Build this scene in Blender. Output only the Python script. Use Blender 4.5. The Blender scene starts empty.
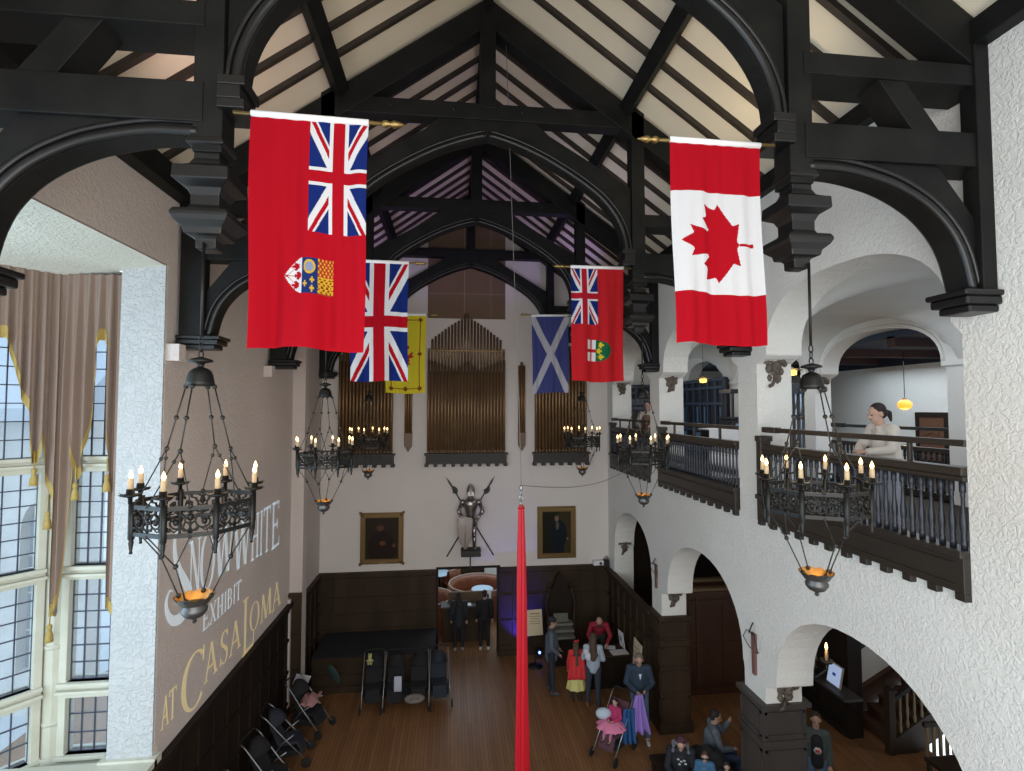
import bpy, bmesh, math, random
from mathutils import Vector, Matrix, Euler
from mathutils.geometry import tessellate_polygon
C = bpy.context.scene.collection
PI = math.pi
def R(d): return math.radians(d)
random.seed(7)

# ---------------------------------------------------------------- camera, world, light, exposure
CAM_H = 6.9
cd = bpy.data.cameras.new('camera'); cam = bpy.data.objects.new('camera', cd); C.objects.link(cam)
cd.sensor_width = 36; cd.lens = 524.0/1024*36; cd.clip_start = .05; cd.clip_end = 400
cam.location = (0, 0, CAM_H); cam.rotation_euler = (R(90+2.49), 0, R(-6.5))
bpy.context.scene.camera = cam
W = bpy.data.worlds.new('world'); bpy.context.scene.world = W; W.use_nodes = True
bg = W.node_tree.nodes['Background']; bg.inputs[0].default_value = (.80, .90, 1.0, 1); bg.inputs[1].default_value = 1.9
vs = bpy.context.scene.view_settings
vs.view_transform = 'Standard'; vs.look = 'None'; vs.gamma = 1; vs.use_curve_mapping = False; vs.exposure = 0.0

def area(name, loc, rot, sx, sy, power, col, spread=180):
    l = bpy.data.lights.new(name, 'AREA'); l.shape = 'RECTANGLE'; l.size = sx; l.size_y = sy; l.energy = power; l.color = col; l.spread = R(spread)
    o = bpy.data.objects.new(name, l); C.objects.link(o); o.location = loc; o.rotation_euler = rot; return o
def spot(name, loc, target, power, col, ang=60, r=.1, blend=.6):
    l = bpy.data.lights.new(name, 'SPOT'); l.energy = power; l.color = col; l.spot_size = R(ang); l.shadow_soft_size = r; l.spot_blend = blend
    o = bpy.data.objects.new(name, l); C.objects.link(o); o.location = loc
    o.rotation_euler = (Vector(target)-Vector(loc)).to_track_quat('-Z', 'Y').to_euler(); return o
def point(name, loc, power, col, r=.05):
    l = bpy.data.lights.new(name, 'POINT'); l.energy = power; l.color = col; l.shadow_soft_size = r
    o = bpy.data.objects.new(name, l); C.objects.link(o); o.location = loc; return o
# daylight through the bay window (left) and an added fill behind the camera
area('bay_window_daylight', (-6.6, 3.0, 5.4), (0, R(-90), 0), 5.5, 4.4, 340, (.56, .79, 1.0))
area('rear_fill', (.4, -1.8, 6.0), (R(90), 0, 0), 7, 7, 600, (.98, .98, .96))
# added warm fills brightening the ceiling, then the purple up-lights of the far bays
spot('ceiling_fill', (3.6, 5.7, 9.3), (.2, 6.2, 13.5), 72, (1, .86, .62), 150, .3)
spot('ceiling_fill', (-2.6, 5.7, 9.3), (.8, 6.2, 13.5), 58, (1, .70, .66), 150, .3)
for sx in (3.4, -2.4):
    spot('purple_uplight', (sx, 9.4, 9.0), (.5, 9.8, 13.2), 30, (.62, .5, 1), 105, .25)
    spot('purple_uplight', (sx, 13.0, 9.0), (.5, 13.2, 13.2), 85, (.5, .34, 1), 105, .25)

# ---------------------------------------------------------------- properties
def tag(o, label=None, cat=None, group=None, kind=None):
    if label: o['label'] = label
    if cat: o['category'] = cat
    if group: o['group'] = group
    if kind: o['kind'] = kind
    return o
def empty(name, loc, rz=0, label=None, cat=None, group=None):
    o = bpy.data.objects.new(name, None); C.objects.link(o); o.location = loc; o.rotation_euler = (0, 0, rz); o.empty_display_size = .1
    return tag(o, label, cat, group)
def copy_tree(o, parent=None):
    c = o.copy(); C.objects.link(c); c.parent = parent
    for ch in o.children: copy_tree(ch, c)
    return c

# ---------------------------------------------------------------- materials
MATS = {}
def mat(name, col, rough=.6, metal=0, bump=None, var=None, emit=None, spec=.5, sheen=0, alpha=None, trans=0):
    """bump=(scale, strength, distance)  var=(scale, second colour, detail)"""
    m = bpy.data.materials.new(name); m.use_nodes = True; nt = m.node_tree; b = nt.nodes['Principled BSDF']
    b.inputs['Base Color'].default_value = (*col, 1); b.inputs['Roughness'].default_value = rough; b.inputs['Metallic'].default_value = metal
    b.inputs['Specular IOR Level'].default_value = spec
    if sheen: b.inputs['Sheen Weight'].default_value = sheen
    if trans: b.inputs['Transmission Weight'].default_value = trans
    tc = nt.nodes.new('ShaderNodeTexCoord')
    if var:
        n = nt.nodes.new('ShaderNodeTexNoise'); n.inputs['Scale'].default_value = var[0]; n.inputs['Detail'].default_value = var[2] if len(var) > 2 else 4
        mp = nt.nodes.new('ShaderNodeMapping'); nt.links.new(tc.outputs['Object'], mp.inputs[0]); nt.links.new(mp.outputs[0], n.inputs[0])
        if len(var) > 3: mp.inputs['Scale'].default_value = var[3]
        cr = nt.nodes.new('ShaderNodeValToRGB'); cr.color_ramp.elements[0].position = .35; cr.color_ramp.elements[1].position = .65
        cr.color_ramp.elements[0].color = (*col, 1); cr.color_ramp.elements[1].color = (*var[1], 1)
        nt.links.new(n.outputs[0], cr.inputs[0]); nt.links.new(cr.outputs[0], b.inputs['Base Color'])
    if bump:
        n2 = nt.nodes.new('ShaderNodeTexNoise'); n2.inputs['Scale'].default_value = bump[0]; n2.inputs['Detail'].default_value = 3
        nt.links.new(tc.outputs['Object'], n2.inputs[0])
        bp = nt.nodes.new('ShaderNodeBump'); bp.inputs['Strength'].default_value = bump[1]; bp.inputs['Distance'].default_value = bump[2]
        nt.links.new(n2.outputs[0], bp.inputs['Height']); nt.links.new(bp.outputs[0], b.inputs['Normal'])
    if emit:
        b.inputs['Emission Color'].default_value = (*emit[0], 1); b.inputs['Emission Strength'].default_value = emit[1]
    MATS[name] = m; return m
def plaster(name, col, col2, strength=.5, scale=7.0):
    m = bpy.data.materials.new(name); m.use_nodes = True; nt = m.node_tree; b = nt.nodes['Principled BSDF']; b.inputs['Roughness'].default_value = .85
    b.inputs['Specular IOR Level'].default_value = .25
    tc = nt.nodes.new('ShaderNodeTexCoord')
    n = nt.nodes.new('ShaderNodeTexNoise'); n.inputs['Scale'].default_value = .9; n.inputs['Detail'].default_value = 5
    nt.links.new(tc.outputs['Object'], n.inputs[0])
    cr = nt.nodes.new('ShaderNodeValToRGB'); cr.color_ramp.elements[0].position = .3; cr.color_ramp.elements[1].position = .7
    cr.color_ramp.elements[0].color = (*col, 1); cr.color_ramp.elements[1].color = (*col2, 1)
    nt.links.new(n.outputs[0], cr.inputs[0]); nt.links.new(cr.outputs[0], b.inputs['Base Color'])
    # trowelled ridges: distorted noise, thresholded
    n1 = nt.nodes.new('ShaderNodeTexNoise'); n1.inputs['Scale'].default_value = scale; n1.inputs['Detail'].default_value = 2.5; n1.inputs['Distortion'].default_value = 1.1
    nt.links.new(tc.outputs['Object'], n1.inputs[0])
    r1 = nt.nodes.new('ShaderNodeValToRGB'); r1.color_ramp.elements[0].position = .42; r1.color_ramp.elements[1].position = .56
    nt.links.new(n1.outputs[0], r1.inputs[0])
    n3 = nt.nodes.new('ShaderNodeTexNoise'); n3.inputs['Scale'].default_value = scale*3.1; n3.inputs['Detail'].default_value = 3
    nt.links.new(tc.outputs['Object'], n3.inputs[0])
    mx = nt.nodes.new('ShaderNodeMath'); mx.operation = 'MULTIPLY_ADD'; mx.inputs[1].default_value = .5
    nt.links.new(n3.outputs[0], mx.inputs[0]); nt.links.new(r1.outputs[0], mx.inputs[2])
    bp = nt.nodes.new('ShaderNodeBump'); bp.inputs['Strength'].default_value = strength; bp.inputs['Distance'].default_value = .02
    nt.links.new(mx.outputs[0], bp.inputs['Height']); nt.links.new(bp.outputs[0], b.inputs['Normal'])
    MATS[name] = m; return m
plaster('plaster', (.68, .67, .63), (.74, .73, .69), .34, 18)
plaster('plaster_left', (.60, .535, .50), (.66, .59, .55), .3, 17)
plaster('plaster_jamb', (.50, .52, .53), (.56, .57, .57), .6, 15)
plaster('plaster_far', (.66, .61, .575), (.70, .65, .615), .10, 12)
plaster('plaster_bay', (.72, .71, .61), (.78, .77, .67), .3, 15)
plaster('ceiling_cream', (.66, .585, .455), (.71, .63, .49), .03, 5)
mat('smooth_white', (.68, .68, .65), .8, var=(1.2, (.72, .72, .70)))
mat('dark_timber', (.0045, .005, .005), .55, spec=.22, var=(3, (.010, .010, .009), 5, (1, 1, 1)), bump=(14, .25, .01))
mat('dark_moulding', (.006, .006, .0065), .38, bump=(10, .15, .01))
mat('rafter_wood', (.022, .016, .012), .6, var=(4, (.035, .025, .018)))
mat('oak', (.030, .018, .010), .6, spec=.25, var=(2.2, (.050, .030, .016), 5, (1, 1, .25)), bump=(20, .1, .01))
mat('oak_dark', (.013, .009, .007), .6, spec=.2, var=(2.2, (.022, .014, .009), 5, (1, 1, .25)))
mat('oak_red', (.055, .022, .012), .5, var=(2.2, (.08, .034, .018), 5, (1, 1, .25)))
mat('oak_grey', (.040, .034, .030), .5, var=(2.2, (.058, .050, .044), 5, (1, 1, .25)))
mat('iron', (.018, .018, .017), .42, .6, bump=(30, .2, .005))
mat('iron_pale', (.028, .029, .028), .45, .6, bump=(30, .2, .005))
mat('candle_wax', (.50, .36, .21), .6)
mat('flame_bulb', (1, .8, .5), .3, emit=((1, .60, .20), 6))
mat('bowl_glow', (.42, .24, .07), .4, .4)
mat('brass', (.28, .19, .07), .4, .85)
mat('gold_frame', (.17, .105, .035), .45, .5, bump=(40, .5, .01))
mat('stone_window', (.56, .56, .46), .8, var=(3, (.62, .62, .53)), bump=(25, .15, .01))
mat('lead', (.06, .07, .10), .5, .3)
mat('curtain', (.25, .175, .135), .9, sheen=.3, bump=(60, .3, .005))
mat('fringe', (.42, .30, .085), .7, bump=(80, .6, .01))
mat('organ_pipe', (.19, .105, .045), .38, .45, var=(2, (.24, .14, .06), 3))
mat('organ_pipe_dark', (.085, .047, .022), .4, .3)
mat('organ_case', (.030, .026, .024), .6)
mat('organ_cloth', (.155, .10, .062), .9, var=(1.5, (.17, .11, .07)))
mat('steel', (.30, .27, .26), .28, .9, bump=(12, .2, .01))
mat('white_cloth', (.75, .75, .76), .8)
mat('paper', (.75, .76, .78), .8)
mat('paper_cream', (.62, .52, .36), .8)
mat('black_fabric', (.012, .012, .015), .9)
mat('black_plastic', (.015, .015, .017), .4)
mat('rubber', (.012, .012, .012), .8)
mat('rope', (.20, .19, .18), .8)
mat('alu', (.35, .36, .38), .35, .8)
def glass():
    m = bpy.data.materials.new('leaded_glass'); m.use_nodes = True; nt = m.node_tree
    b = nt.nodes['Principled BSDF']; b.inputs['Base Color'].default_value = (.92, .96, 1, 1); b.inputs['Roughness'].default_value = .06
    b.inputs['Transmission Weight'].default_value = 0; b.inputs['Specular IOR Level'].default_value = .5
    t = nt.nodes.new('ShaderNodeBsdfTransparent'); t.inputs[0].default_value = (.86, .93, .98, 1)
    mx = nt.nodes.new('ShaderNodeMixShader'); mx.inputs[0].default_value = .10
    nt.links.new(t.outputs[0], mx.inputs[1]); nt.links.new(b.outputs[0], mx.inputs[2]); nt.links.new(mx.outputs[0], nt.nodes['Material Output'].inputs[0])
    MATS['glass'] = m
glass()
def floor_mat():
    m = bpy.data.materials.new('floor_planks'); m.use_nodes = True; nt = m.node_tree; b = nt.nodes['Principled BSDF']
    tc = nt.nodes.new('ShaderNodeTexCoord'); mp = nt.nodes.new('ShaderNodeMapping'); mp.inputs['Rotation'].default_value = (0, 0, R(90))
    nt.links.new(tc.outputs['Object'], mp.inputs[0])
    br = nt.nodes.new('ShaderNodeTexBrick'); br.inputs['Color1'].default_value = (.20, .097, .042, 1); br.inputs['Color2'].default_value = (.27, .135, .06, 1)
    br.inputs['Mortar'].default_value = (.035, .016, .008, 1); br.inputs['Scale'].default_value = 1; br.inputs['Mortar Size'].default_value = .003
    br.inputs['Brick Width'].default_value = 2.2; br.inputs['Row Height'].default_value = .075; br.offset = .37
    nt.links.new(mp.outputs[0], br.inputs[0])
    n = nt.nodes.new('ShaderNodeTexNoise'); n.inputs['Scale'].default_value = 1.3; n.inputs['Detail'].default_value = 6
    mp2 = nt.nodes.new('ShaderNodeMapping'); mp2.inputs['Scale'].default_value = (6, .7, 1); nt.links.new(tc.outputs['Object'], mp2.inputs[0]); nt.links.new(mp2.outputs[0], n.inputs[0])
    mx = nt.nodes.new('ShaderNodeMixRGB'); mx.blend_type = 'MULTIPLY'; mx.inputs[0].default_value = .6
    cr = nt.nodes.new('ShaderNodeValToRGB'); cr.color_ramp.elements[0].color = (.55, .5, .45, 1); cr.color_ramp.elements[1].color = (1.3, 1.25, 1.2, 1)
    nt.links.new(n.outputs[0], cr.inputs[0]); nt.links.new(br.outputs[0], mx.inputs[1]); nt.links.new(cr.outputs[0], mx.inputs[2])
    nt.links.new(mx.outputs[0], b.inputs['Base Color']); b.inputs['Roughness'].default_value = .42; b.inputs['Specular IOR Level'].default_value = .35
    MATS['floor_planks'] = m
floor_mat()
_cm = {}
def cmat(col, rough=.8, metal=0, emit=None):
    k = (tuple(round(c, 4) for c in col), rough, metal, emit)
    if k not in _cm:
        _cm[k] = mat('tone_%d' % len(_cm), col, rough, metal, emit=((col, emit) if emit else None))
    return _cm[k]
def M_(m): return MATS[m] if isinstance(m, str) else (cmat(m) if isinstance(m, tuple) else m)

# ---------------------------------------------------------------- mesh builder
class MB:
    def __init__(s): s.v = []; s.f = []; s.mi = []; s.mats = []; s.cur = 0; s.sm = []; s.smooth = False
    def mat(s, m):
        m = M_(m)
        if m not in s.mats: s.mats.append(m)
        s.cur = s.mats.index(m); return s
    def add(s, vs_, fs, smooth=None):
        o = len(s.v); s.v += [tuple(v) for v in vs_]
        for f in fs: s.f.append(tuple(i+o for i in f)); s.mi.append(s.cur); s.sm.append(s.smooth if smooth is None else smooth)
        return s
    def box(s, x0, x1, y0, y1, z0, z1):
        v = [(x, y, z) for x in (x0, x1) for y in (y0, y1) for z in (z0, z1)]
        return s.add(v, [(0, 1, 3, 2), (4, 6, 7, 5), (0, 4, 5, 1), (2, 3, 7, 6), (0, 2, 6, 4), (1, 5, 7, 3)], False)
    def obox(s, c, size, rot=(0, 0, 0)):
        E_ = Euler(rot).to_matrix(); h = Vector(size)/2; c = Vector(c)
        v = [c + E_ @ Vector((x*h.x, y*h.y, z*h.z)) for x in (-1, 1) for y in (-1, 1) for z in (-1, 1)]
        return s.add(v, [(0, 1, 3, 2), (4, 6, 7, 5), (0, 4, 5, 1), (2, 3, 7, 6), (0, 2, 6, 4), (1, 5, 7, 3)], False)
    def beam(s, p0, p1, w, h, up=(0, 0, 1)):
        p0 = Vector(p0); p1 = Vector(p1); d = (p1-p0).normalized(); a = d.cross(Vector(up))
        if a.length < 1e-4: a = d.cross(Vector((1, 0, 0)))
        a.normalize(); b = a.cross(d).normalized(); v = []
        for p in (p0, p1):
            for i, j in ((-1, -1), (1, -1), (1, 1), (-1, 1)): v.append(p + a*i*w/2 + b*j*h/2)
        return s.add(v, [(3, 2, 1, 0), (4, 5, 6, 7), (0, 1, 5, 4), (1, 2, 6, 5), (2, 3, 7, 6), (3, 0, 4, 7)], False)
    def tube(s, pts, r, n=6, closed=False, smooth=True, caps=True):
        pts = [Vector(p) for p in pts]; k = len(pts); rs = r if isinstance(r, (list, tuple)) else [r]*k
        v = []; a = None
        for i, p in enumerate(pts):
            if closed: d = pts[(i+1) % k]-pts[i-1]
            else: d = pts[min(i+1, k-1)]-pts[max(i-1, 0)]
            if d.length < 1e-9: d = Vector((0, 0, 1))
            d.normalize()
            if a is None: a = d.cross(Vector((0, 0, 1)) if abs(d.z) < .9 else Vector((1, 0, 0)))
            a = (a - d*a.dot(d))
            if a.length < 1e-6: a = d.cross(Vector((0, 1, 0)))
            a.normalize(); b = d.cross(a)
            for j in range(n):
                t = 2*PI*j/n; v.append(p + (a*math.cos(t)+b*math.sin(t))*rs[i])
        f = []
        for i in range(k if closed else k-1):
            i2 = (i+1) % k
            for j in range(n): f.append((i*n+j, i*n+(j+1) % n, i2*n+(j+1) % n, i2*n+j))
        if caps and not closed: f.append(tuple(range(n-1, -1, -1))); f.append(tuple((k-1)*n+j for j in range(n)))
        return s.add(v, f, smooth)
    def lathe(s, prof, n=12, c=(0, 0, 0), axis='z', smooth=True, phase=0, sx=1, sy=1):
        """prof = [(r, h), ...]"""
        v = []; c = Vector(c)
        for r, h in prof:
            for j in range(n):
                t = 2*PI*j/n+phase; x, y = r*math.cos(t)*sx, r*math.sin(t)*sy
                p = Vector((x, y, h)) if axis == 'z' else (Vector((x, h, y)) if axis == 'y' else Vector((h, x, y)))
                v.append(c+p)
        f = []; k = len(prof)
        for i in range(k-1):
            for j in range(n): f.append((i*n+j, i*n+(j+1) % n, (i+1)*n+(j+1) % n, (i+1)*n+j))
        f.append(tuple(range(n-1, -1, -1))); f.append(tuple((k-1)*n+j for j in range(n)))
        return s.add(v, f, smooth)
    def ball(s, c, r, n=8, sc=(1, 1, 1), smooth=True):
        k = max(4, n//2+1); c = Vector(c); v = [c+Vector((0, 0, -r*sc[2]))]; f = []
        for i in range(1, k):
            a = -PI/2+PI*i/k
            for j in range(n):
                t = 2*PI*j/n; v.append(c+Vector((r*math.cos(a)*math.cos(t)*sc[0], r*math.cos(a)*math.sin(t)*sc[1], r*math.sin(a)*sc[2])))
        v.append(c+Vector((0, 0, r*sc[2])))
        for j in range(n): f.append((0, 1+(j+1) % n, 1+j)); f.append((len(v)-1, 1+(k-2)*n+j, 1+(k-2)*n+(j+1) % n))
        for i in range(k-2):
            for j in range(n): f.append((1+i*n+j, 1+i*n+(j+1) % n, 1+(i+1)*n+(j+1) % n, 1+(i+1)*n+j))
        return s.add(v, f, smooth)
    def prism(s, outer, fn, d0, d1, holes=()):
        """2D polygon (with holes) extruded; fn(u, v, d) -> 3D point"""
        loops = [list(outer)]+[list(h) for h in holes]
        tri = tessellate_polygon([[Vector((a, b, 0)) for a, b in l] for l in loops])
        flat = [p for l in loops for p in l]; n = len(flat)
        v = [fn(a, b, d0) for a, b in flat]+[fn(a, b, d1) for a, b in flat]
        f = [tuple(t) for t in tri]+[tuple(i+n for i in reversed(t)) for t in tri]
        o = 0
        for l in loops:
            k = len(l)
            for i in range(k): f.append((o+i, o+(i+1) % k, n+o+(i+1) % k, n+o+i))
            o += k
        return s.add(v, f, False)
    def grid(s, nu, nv, fn, smooth=True):
        v = [fn(i/nu, j/nv) for j in range(nv+1) for i in range(nu+1)]
        f = [(j*(nu+1)+i, j*(nu+1)+i+1, (j+1)*(nu+1)+i+1, (j+1)*(nu+1)+i) for j in range(nv) for i in range(nu)]
        return s.add(v, f, smooth)
    def build(s, name, m=None, parent=None, world=True, bevel=0, solid=0):
        """top-level: origin moved to the base centre. With a parent the vertices are given in world space (world=True) or in the parent's space."""
        if m is not None:
            m = M_(m)
            if not s.mats: s.mats = [m]
        if not s.mats: s.mats = [M_('dark_timber')]
        vs2 = s.v
        if parent is None:
            xs = [v[0] for v in vs2]; ys = [v[1] for v in vs2]; zs = [v[2] for v in vs2]
            off = ((min(xs)+max(xs))/2, (min(ys)+max(ys))/2, min(zs))
            vs2 = [(a-off[0], b-off[1], c-off[2]) for a, b, c in vs2]
        elif world:
            root = parent
            off = Vector((0, 0, 0)); rz = 0
            while root: off = off+root.location; rz = root.rotation_euler[2] or rz; root = root.parent
            q = Matrix.Rotation(-rz, 3, 'Z'); vs2 = [tuple(q @ (Vector(v)-off)) for v in vs2]; off = (0, 0, 0)
        else: off = (0, 0, 0)
        me = bpy.data.meshes.new(name); me.from_pydata(vs2, [], s.f)
        for m_ in s.mats: me.materials.append(m_)
        me.polygons.foreach_set('material_index', s.mi); me.polygons.foreach_set('use_smooth', s.sm)
        me.update()
        bm = bmesh.new(); bm.from_mesh(me); bmesh.ops.recalc_face_normals(bm, faces=bm.faces); bm.to_mesh(me); bm.free()
        o = bpy.data.objects.new(name, me); C.objects.link(o)
        if parent is None: o.location = off
        else: o.parent = parent
        if bevel:
            b = o.modifiers.new('bevel', 'BEVEL'); b.width = bevel; b.segments = 2; b.limit_method = 'ANGLE'
        if solid:
            b = o.modifiers.new('solid', 'SOLIDIFY'); b.thickness = solid; b.offset = 0
        return o
def struct(name, mb, m=None, bevel=0): return tag(mb.build(name, m, None, bevel=bevel), kind='structure')
XZ = lambda u, v, d: (u, d, v)
YZ = lambda u, v, d: (d, u, v)
XY = lambda u, v, d: (u, v, d)
def sarch(c, a, zs, h, n=2.15, k=22, rev=False):
    """super-elliptic arch from c+a down to c-a"""
    out = []
    for i in range(k+1):
        t = PI*i/k; x = math.cos(t); y = math.sin(t)
        out.append((c+a*math.copysign(abs(x)**(2/n), x), zs+h*abs(y)**(2/n)))
    return out
mat('bowl_steel', (.10, .10, .10), .4, .75)
mat('oak_rail', (.021, .016, .012), .42, var=(3, (.030, .023, .017), 4, (1, .3, 1)))
mat('baluster', (.016, .019, .027), .4)
mat('corbel', (.075, .058, .045), .7, bump=(30, .6, .02), var=(9, (.14, .11, .085)))
mat('amber_glass', (.8, .5, .12), .3, emit=((1, .62, .15), 1.6))
mat('orange_globe', (.8, .35, .05), .3, emit=((1, .42, .04), 1.1))
mat('navy_wood', (.006, .007, .012), .5)
mat('navy_wood_light', (.035, .055, .09), .45)
mat('blue_panel', (.10, .17, .26), .5)
mat('paper_lit', (.62, .72, .95), .6, emit=((.5, .65, 1), .35))  # paper with brightness put in as a faint glow
mat('leather', (.16, .05, .022), .35, var=(4, (.22, .075, .035)))
mat('facade_stone', (.62, .62, .60), .9, var=(2, (.72, .72, .70)))
mat('facade_roof', (.5, .55, .62), .8)
# ================================================================ THE SETTING
XR, XL, YF, YB = 4.5, -3.7, 14.9, -2.2
m = MB(); m.box(-9, 9.6, YB, 21.5, -.12, 0); struct('floor', m, 'floor_planks')
# right wall with the three balcony openings and the arches below
holes = []
def opening(y0, y1, zb, ya0, ya1, zs, zt, n):
    arc = sarch((ya0+ya1)/2, (ya1-ya0)/2, zs, zt-zs, n)
    return [(y0, zb), (y1, zb), (y1, zs-.12), (ya1+.02, zs-.02)]+arc+[(ya0-.02, zs-.02), (y0, zs-.12)]
up = [opening(4.15, 7.32, 5.3, 4.25, 7.08, 7.68, 8.6, 2.4), opening(7.84, 11.03, 5.3, 8.02, 10.8, 7.68, 8.6, 2.4), opening(11.57, 14.4, 5.3, 11.75, 14.2, 7.68, 8.5, 2.4)]
lo = [opening(3.95, 7.25, -.03, 4.12, 7.0, 3.02, 4.32, 2.15), opening(7.8, 11.03, -.03, 7.84, 10.72, 3.02, 4.28, 2.15), opening(11.57, 14.35, -.03, 11.6, 14.3, 3.1, 4.22, 2.15)]
m = MB(); m.prism([(YB, -.06), (YF+.5, -.06), (YF+.5, 10.25), (YB, 10.25)], YZ, XR, XR+.55, up+lo); struct('wall_right', m, 'plaster')
# shallow pilaster faces between the bays
m = MB()
m.box(XR-.05, XR, 7.27, 7.87, 2.6, 4.3); m.box(XR-.05, XR, 7.2, 7.25, 2.6, 4.3) if 0 else None
# left wall with the bay opening
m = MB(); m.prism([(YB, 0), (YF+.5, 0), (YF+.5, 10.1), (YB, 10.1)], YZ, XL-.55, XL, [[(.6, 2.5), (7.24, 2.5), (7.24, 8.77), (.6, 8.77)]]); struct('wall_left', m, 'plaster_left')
# pier jamb of the bay: paler plaster skin facing the window
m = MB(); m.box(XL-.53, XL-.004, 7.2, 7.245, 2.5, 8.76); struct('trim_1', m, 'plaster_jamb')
m = MB(); m.box(XL-.6, XL+.06, 7.14, 7.3, 2.42, 2.56); m.box(-7.2, XL+.06, .6, 7.2, 2.36, 2.53); struct('trim_2', m, 'stone_window')
# far wall with the lounge doorway
m = MB(); m.prism([(XL-.5, -.06), (XR+.5, -.06), (XR+.5, 10.1), (.5, 13.05), (XL-.5, 9.95)], XZ, YF, YF+.45, [[(-.4, -.03), (1.32, -.03), (1.32, 2.46), (-.4, 2.46)]]); struct('wall_far', m, 'plaster_far')
m = MB(); m.box(-.42, -.37, YF-.04, YF+.46, 0, 2.46); m.box(1.30, 1.36, YF-.04, YF+.46, 0, 2.46); m.box(-.42, 1.36, YF-.03, YF+.46, 2.43, 2.49); struct('trim_16', m, 'oak_dark')
m = MB()
for yy in (7.3, 10.86): m.box(XL-.02, XL+.16, yy-.05, yy+.12, 7.52, 7.74)
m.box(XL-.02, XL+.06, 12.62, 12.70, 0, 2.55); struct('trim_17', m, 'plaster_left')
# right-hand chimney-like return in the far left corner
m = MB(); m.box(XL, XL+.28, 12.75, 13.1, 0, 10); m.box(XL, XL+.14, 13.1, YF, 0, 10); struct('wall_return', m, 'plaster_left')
# ceiling slopes
def zc(x): return 13.07-.72*abs(x-.5)
m = MB()
for s_ in (1, -1):
    xa = .5; xb = .5+s_*4.9
    m.add([(xa, YB, zc(xa)), (xb, YB, zc(xb)), (xb, YF+.4, zc(xb)), (xa, YF+.4, zc(xa)), (xa, YB, zc(xa)+.15), (xb, YB, zc(xb)+.15), (xb, YF+.4, zc(xb)+.15), (xa, YF+.4, zc(xa)+.15)],
          [(0, 1, 2, 3), (7, 6, 5, 4), (0, 4, 5, 1), (1, 5, 6, 2), (2, 6, 7, 3)])
ceil = struct('ceiling', m, 'ceiling_cream')
# common rafters: each its own part of the ceiling
k = 0
y = .63
while y < 14.6:
    if min(abs(y-t) for t in (3.88, 7.6, 11.15, 14.7)) > .2:
        for s_ in (1, -1):
            rb = MB(); rb.beam((.5+s_*.05, y, zc(.55)-.03), (.5+s_*4.55, y, zc(5.05)-.03), .07, .085)
            rb.build('rafter', 'rafter_wood', ceil)
    y += .485
# wall plates
m = MB(); m.box(XR-.14, XR+.02, YB, YF, 9.98, 10.2); struct('trim_3', m, 'dark_timber', .01)
m = MB(); m.box(XL-.02, XL+.2, YB, YF, 9.68, 9.98); struct('trim_4', m, 'dark_timber', .01)
for s_, pl in ((1, 'under the right roof slope'), (-1, 'under the left roof slope')):
    m = MB(); x = .5+s_*2.1; m.beam((x, YB, zc(x)-.13), (x, YF, zc(x)-.13), .16, .2, (-s_*.58, 0, .8))
    tag(m.build('purlin', 'dark_timber', bevel=.01), 'long square dark purlin running front to back '+pl, 'roof beam', 'purlins of the hall roof')
m = MB(); m.beam((.5, YB, 12.95), (.5, YF, 12.95), .14, .2); tag(m.build('ridge_beam', 'dark_timber'), 'dark ridge beam at the peak of the hall roof', 'roof beam')

# ---------------------------------------------------------------- wainscot
def panelled(mb, axis, a0, a1, z0, z1, face, d, cols, rows, depth=.05, stile=.05):
    """panel grid: axis 'x' -> runs along X at y=face; 'y' -> runs along Y at x=face; d = sign of the side it shows"""
    def bx(u0, u1, w0, w1, t0, t1):
        lo_, hi = sorted((face+d*t0, face+d*t1))
        if axis == 'x': mb.box(u0, u1, lo_, hi, w0, w1)
        else: mb.box(lo_, hi, u0, u1, w0, w1)
    bx(a0, a1, z0, z1, 0, depth*.4)
    for i in range(cols+1):
        u = a0+(a1-a0)*i/cols; bx(max(a0, u-stile/2), min(a1, u+stile/2), z0, z1, depth*.4, depth)
    for r in rows: bx(a0, a1, r-stile*.6, r+stile*.6, depth*.4, depth*1.06)
    bx(a0, a1, z1-.09, z1-.02, depth, depth*1.3); bx(a0, a1, z1-.025, z1+.04, -.02, depth*2.1)
    bx(a0, a1, z0, z0+.16, depth, depth*1.5)
m = MB(); panelled(m, 'y', YB, 12.9, 0, 2.42, XL, 1, 30, (.25, .95, 1.65, 2.3)); struct('trim_5', m, 'oak_dark')
m = MB(); panelled(m, 'x', XL+.1, -.42, 0, 2.4, YF, -1, 8, (.25, .9, 1.3, 1.75, 2.25)); panelled(m, 'y', 13.1, YF-.1, 0, 2.4, XL+.14, 1, 4, (.25, .9, 1.65, 2.25)); panelled(m, 'x', XL, XL+.28, 0, 2.62, 12.75, -1, 1, (.9, 1.7)); struct('trim_6', m, 'oak')
m = MB(); panelled(m, 'x', 1.34, XR, 0, 2.4, YF, -1, 8, (.25, .95, 1.65, 2.25)); struct('trim_7', m, 'oak')
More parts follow.
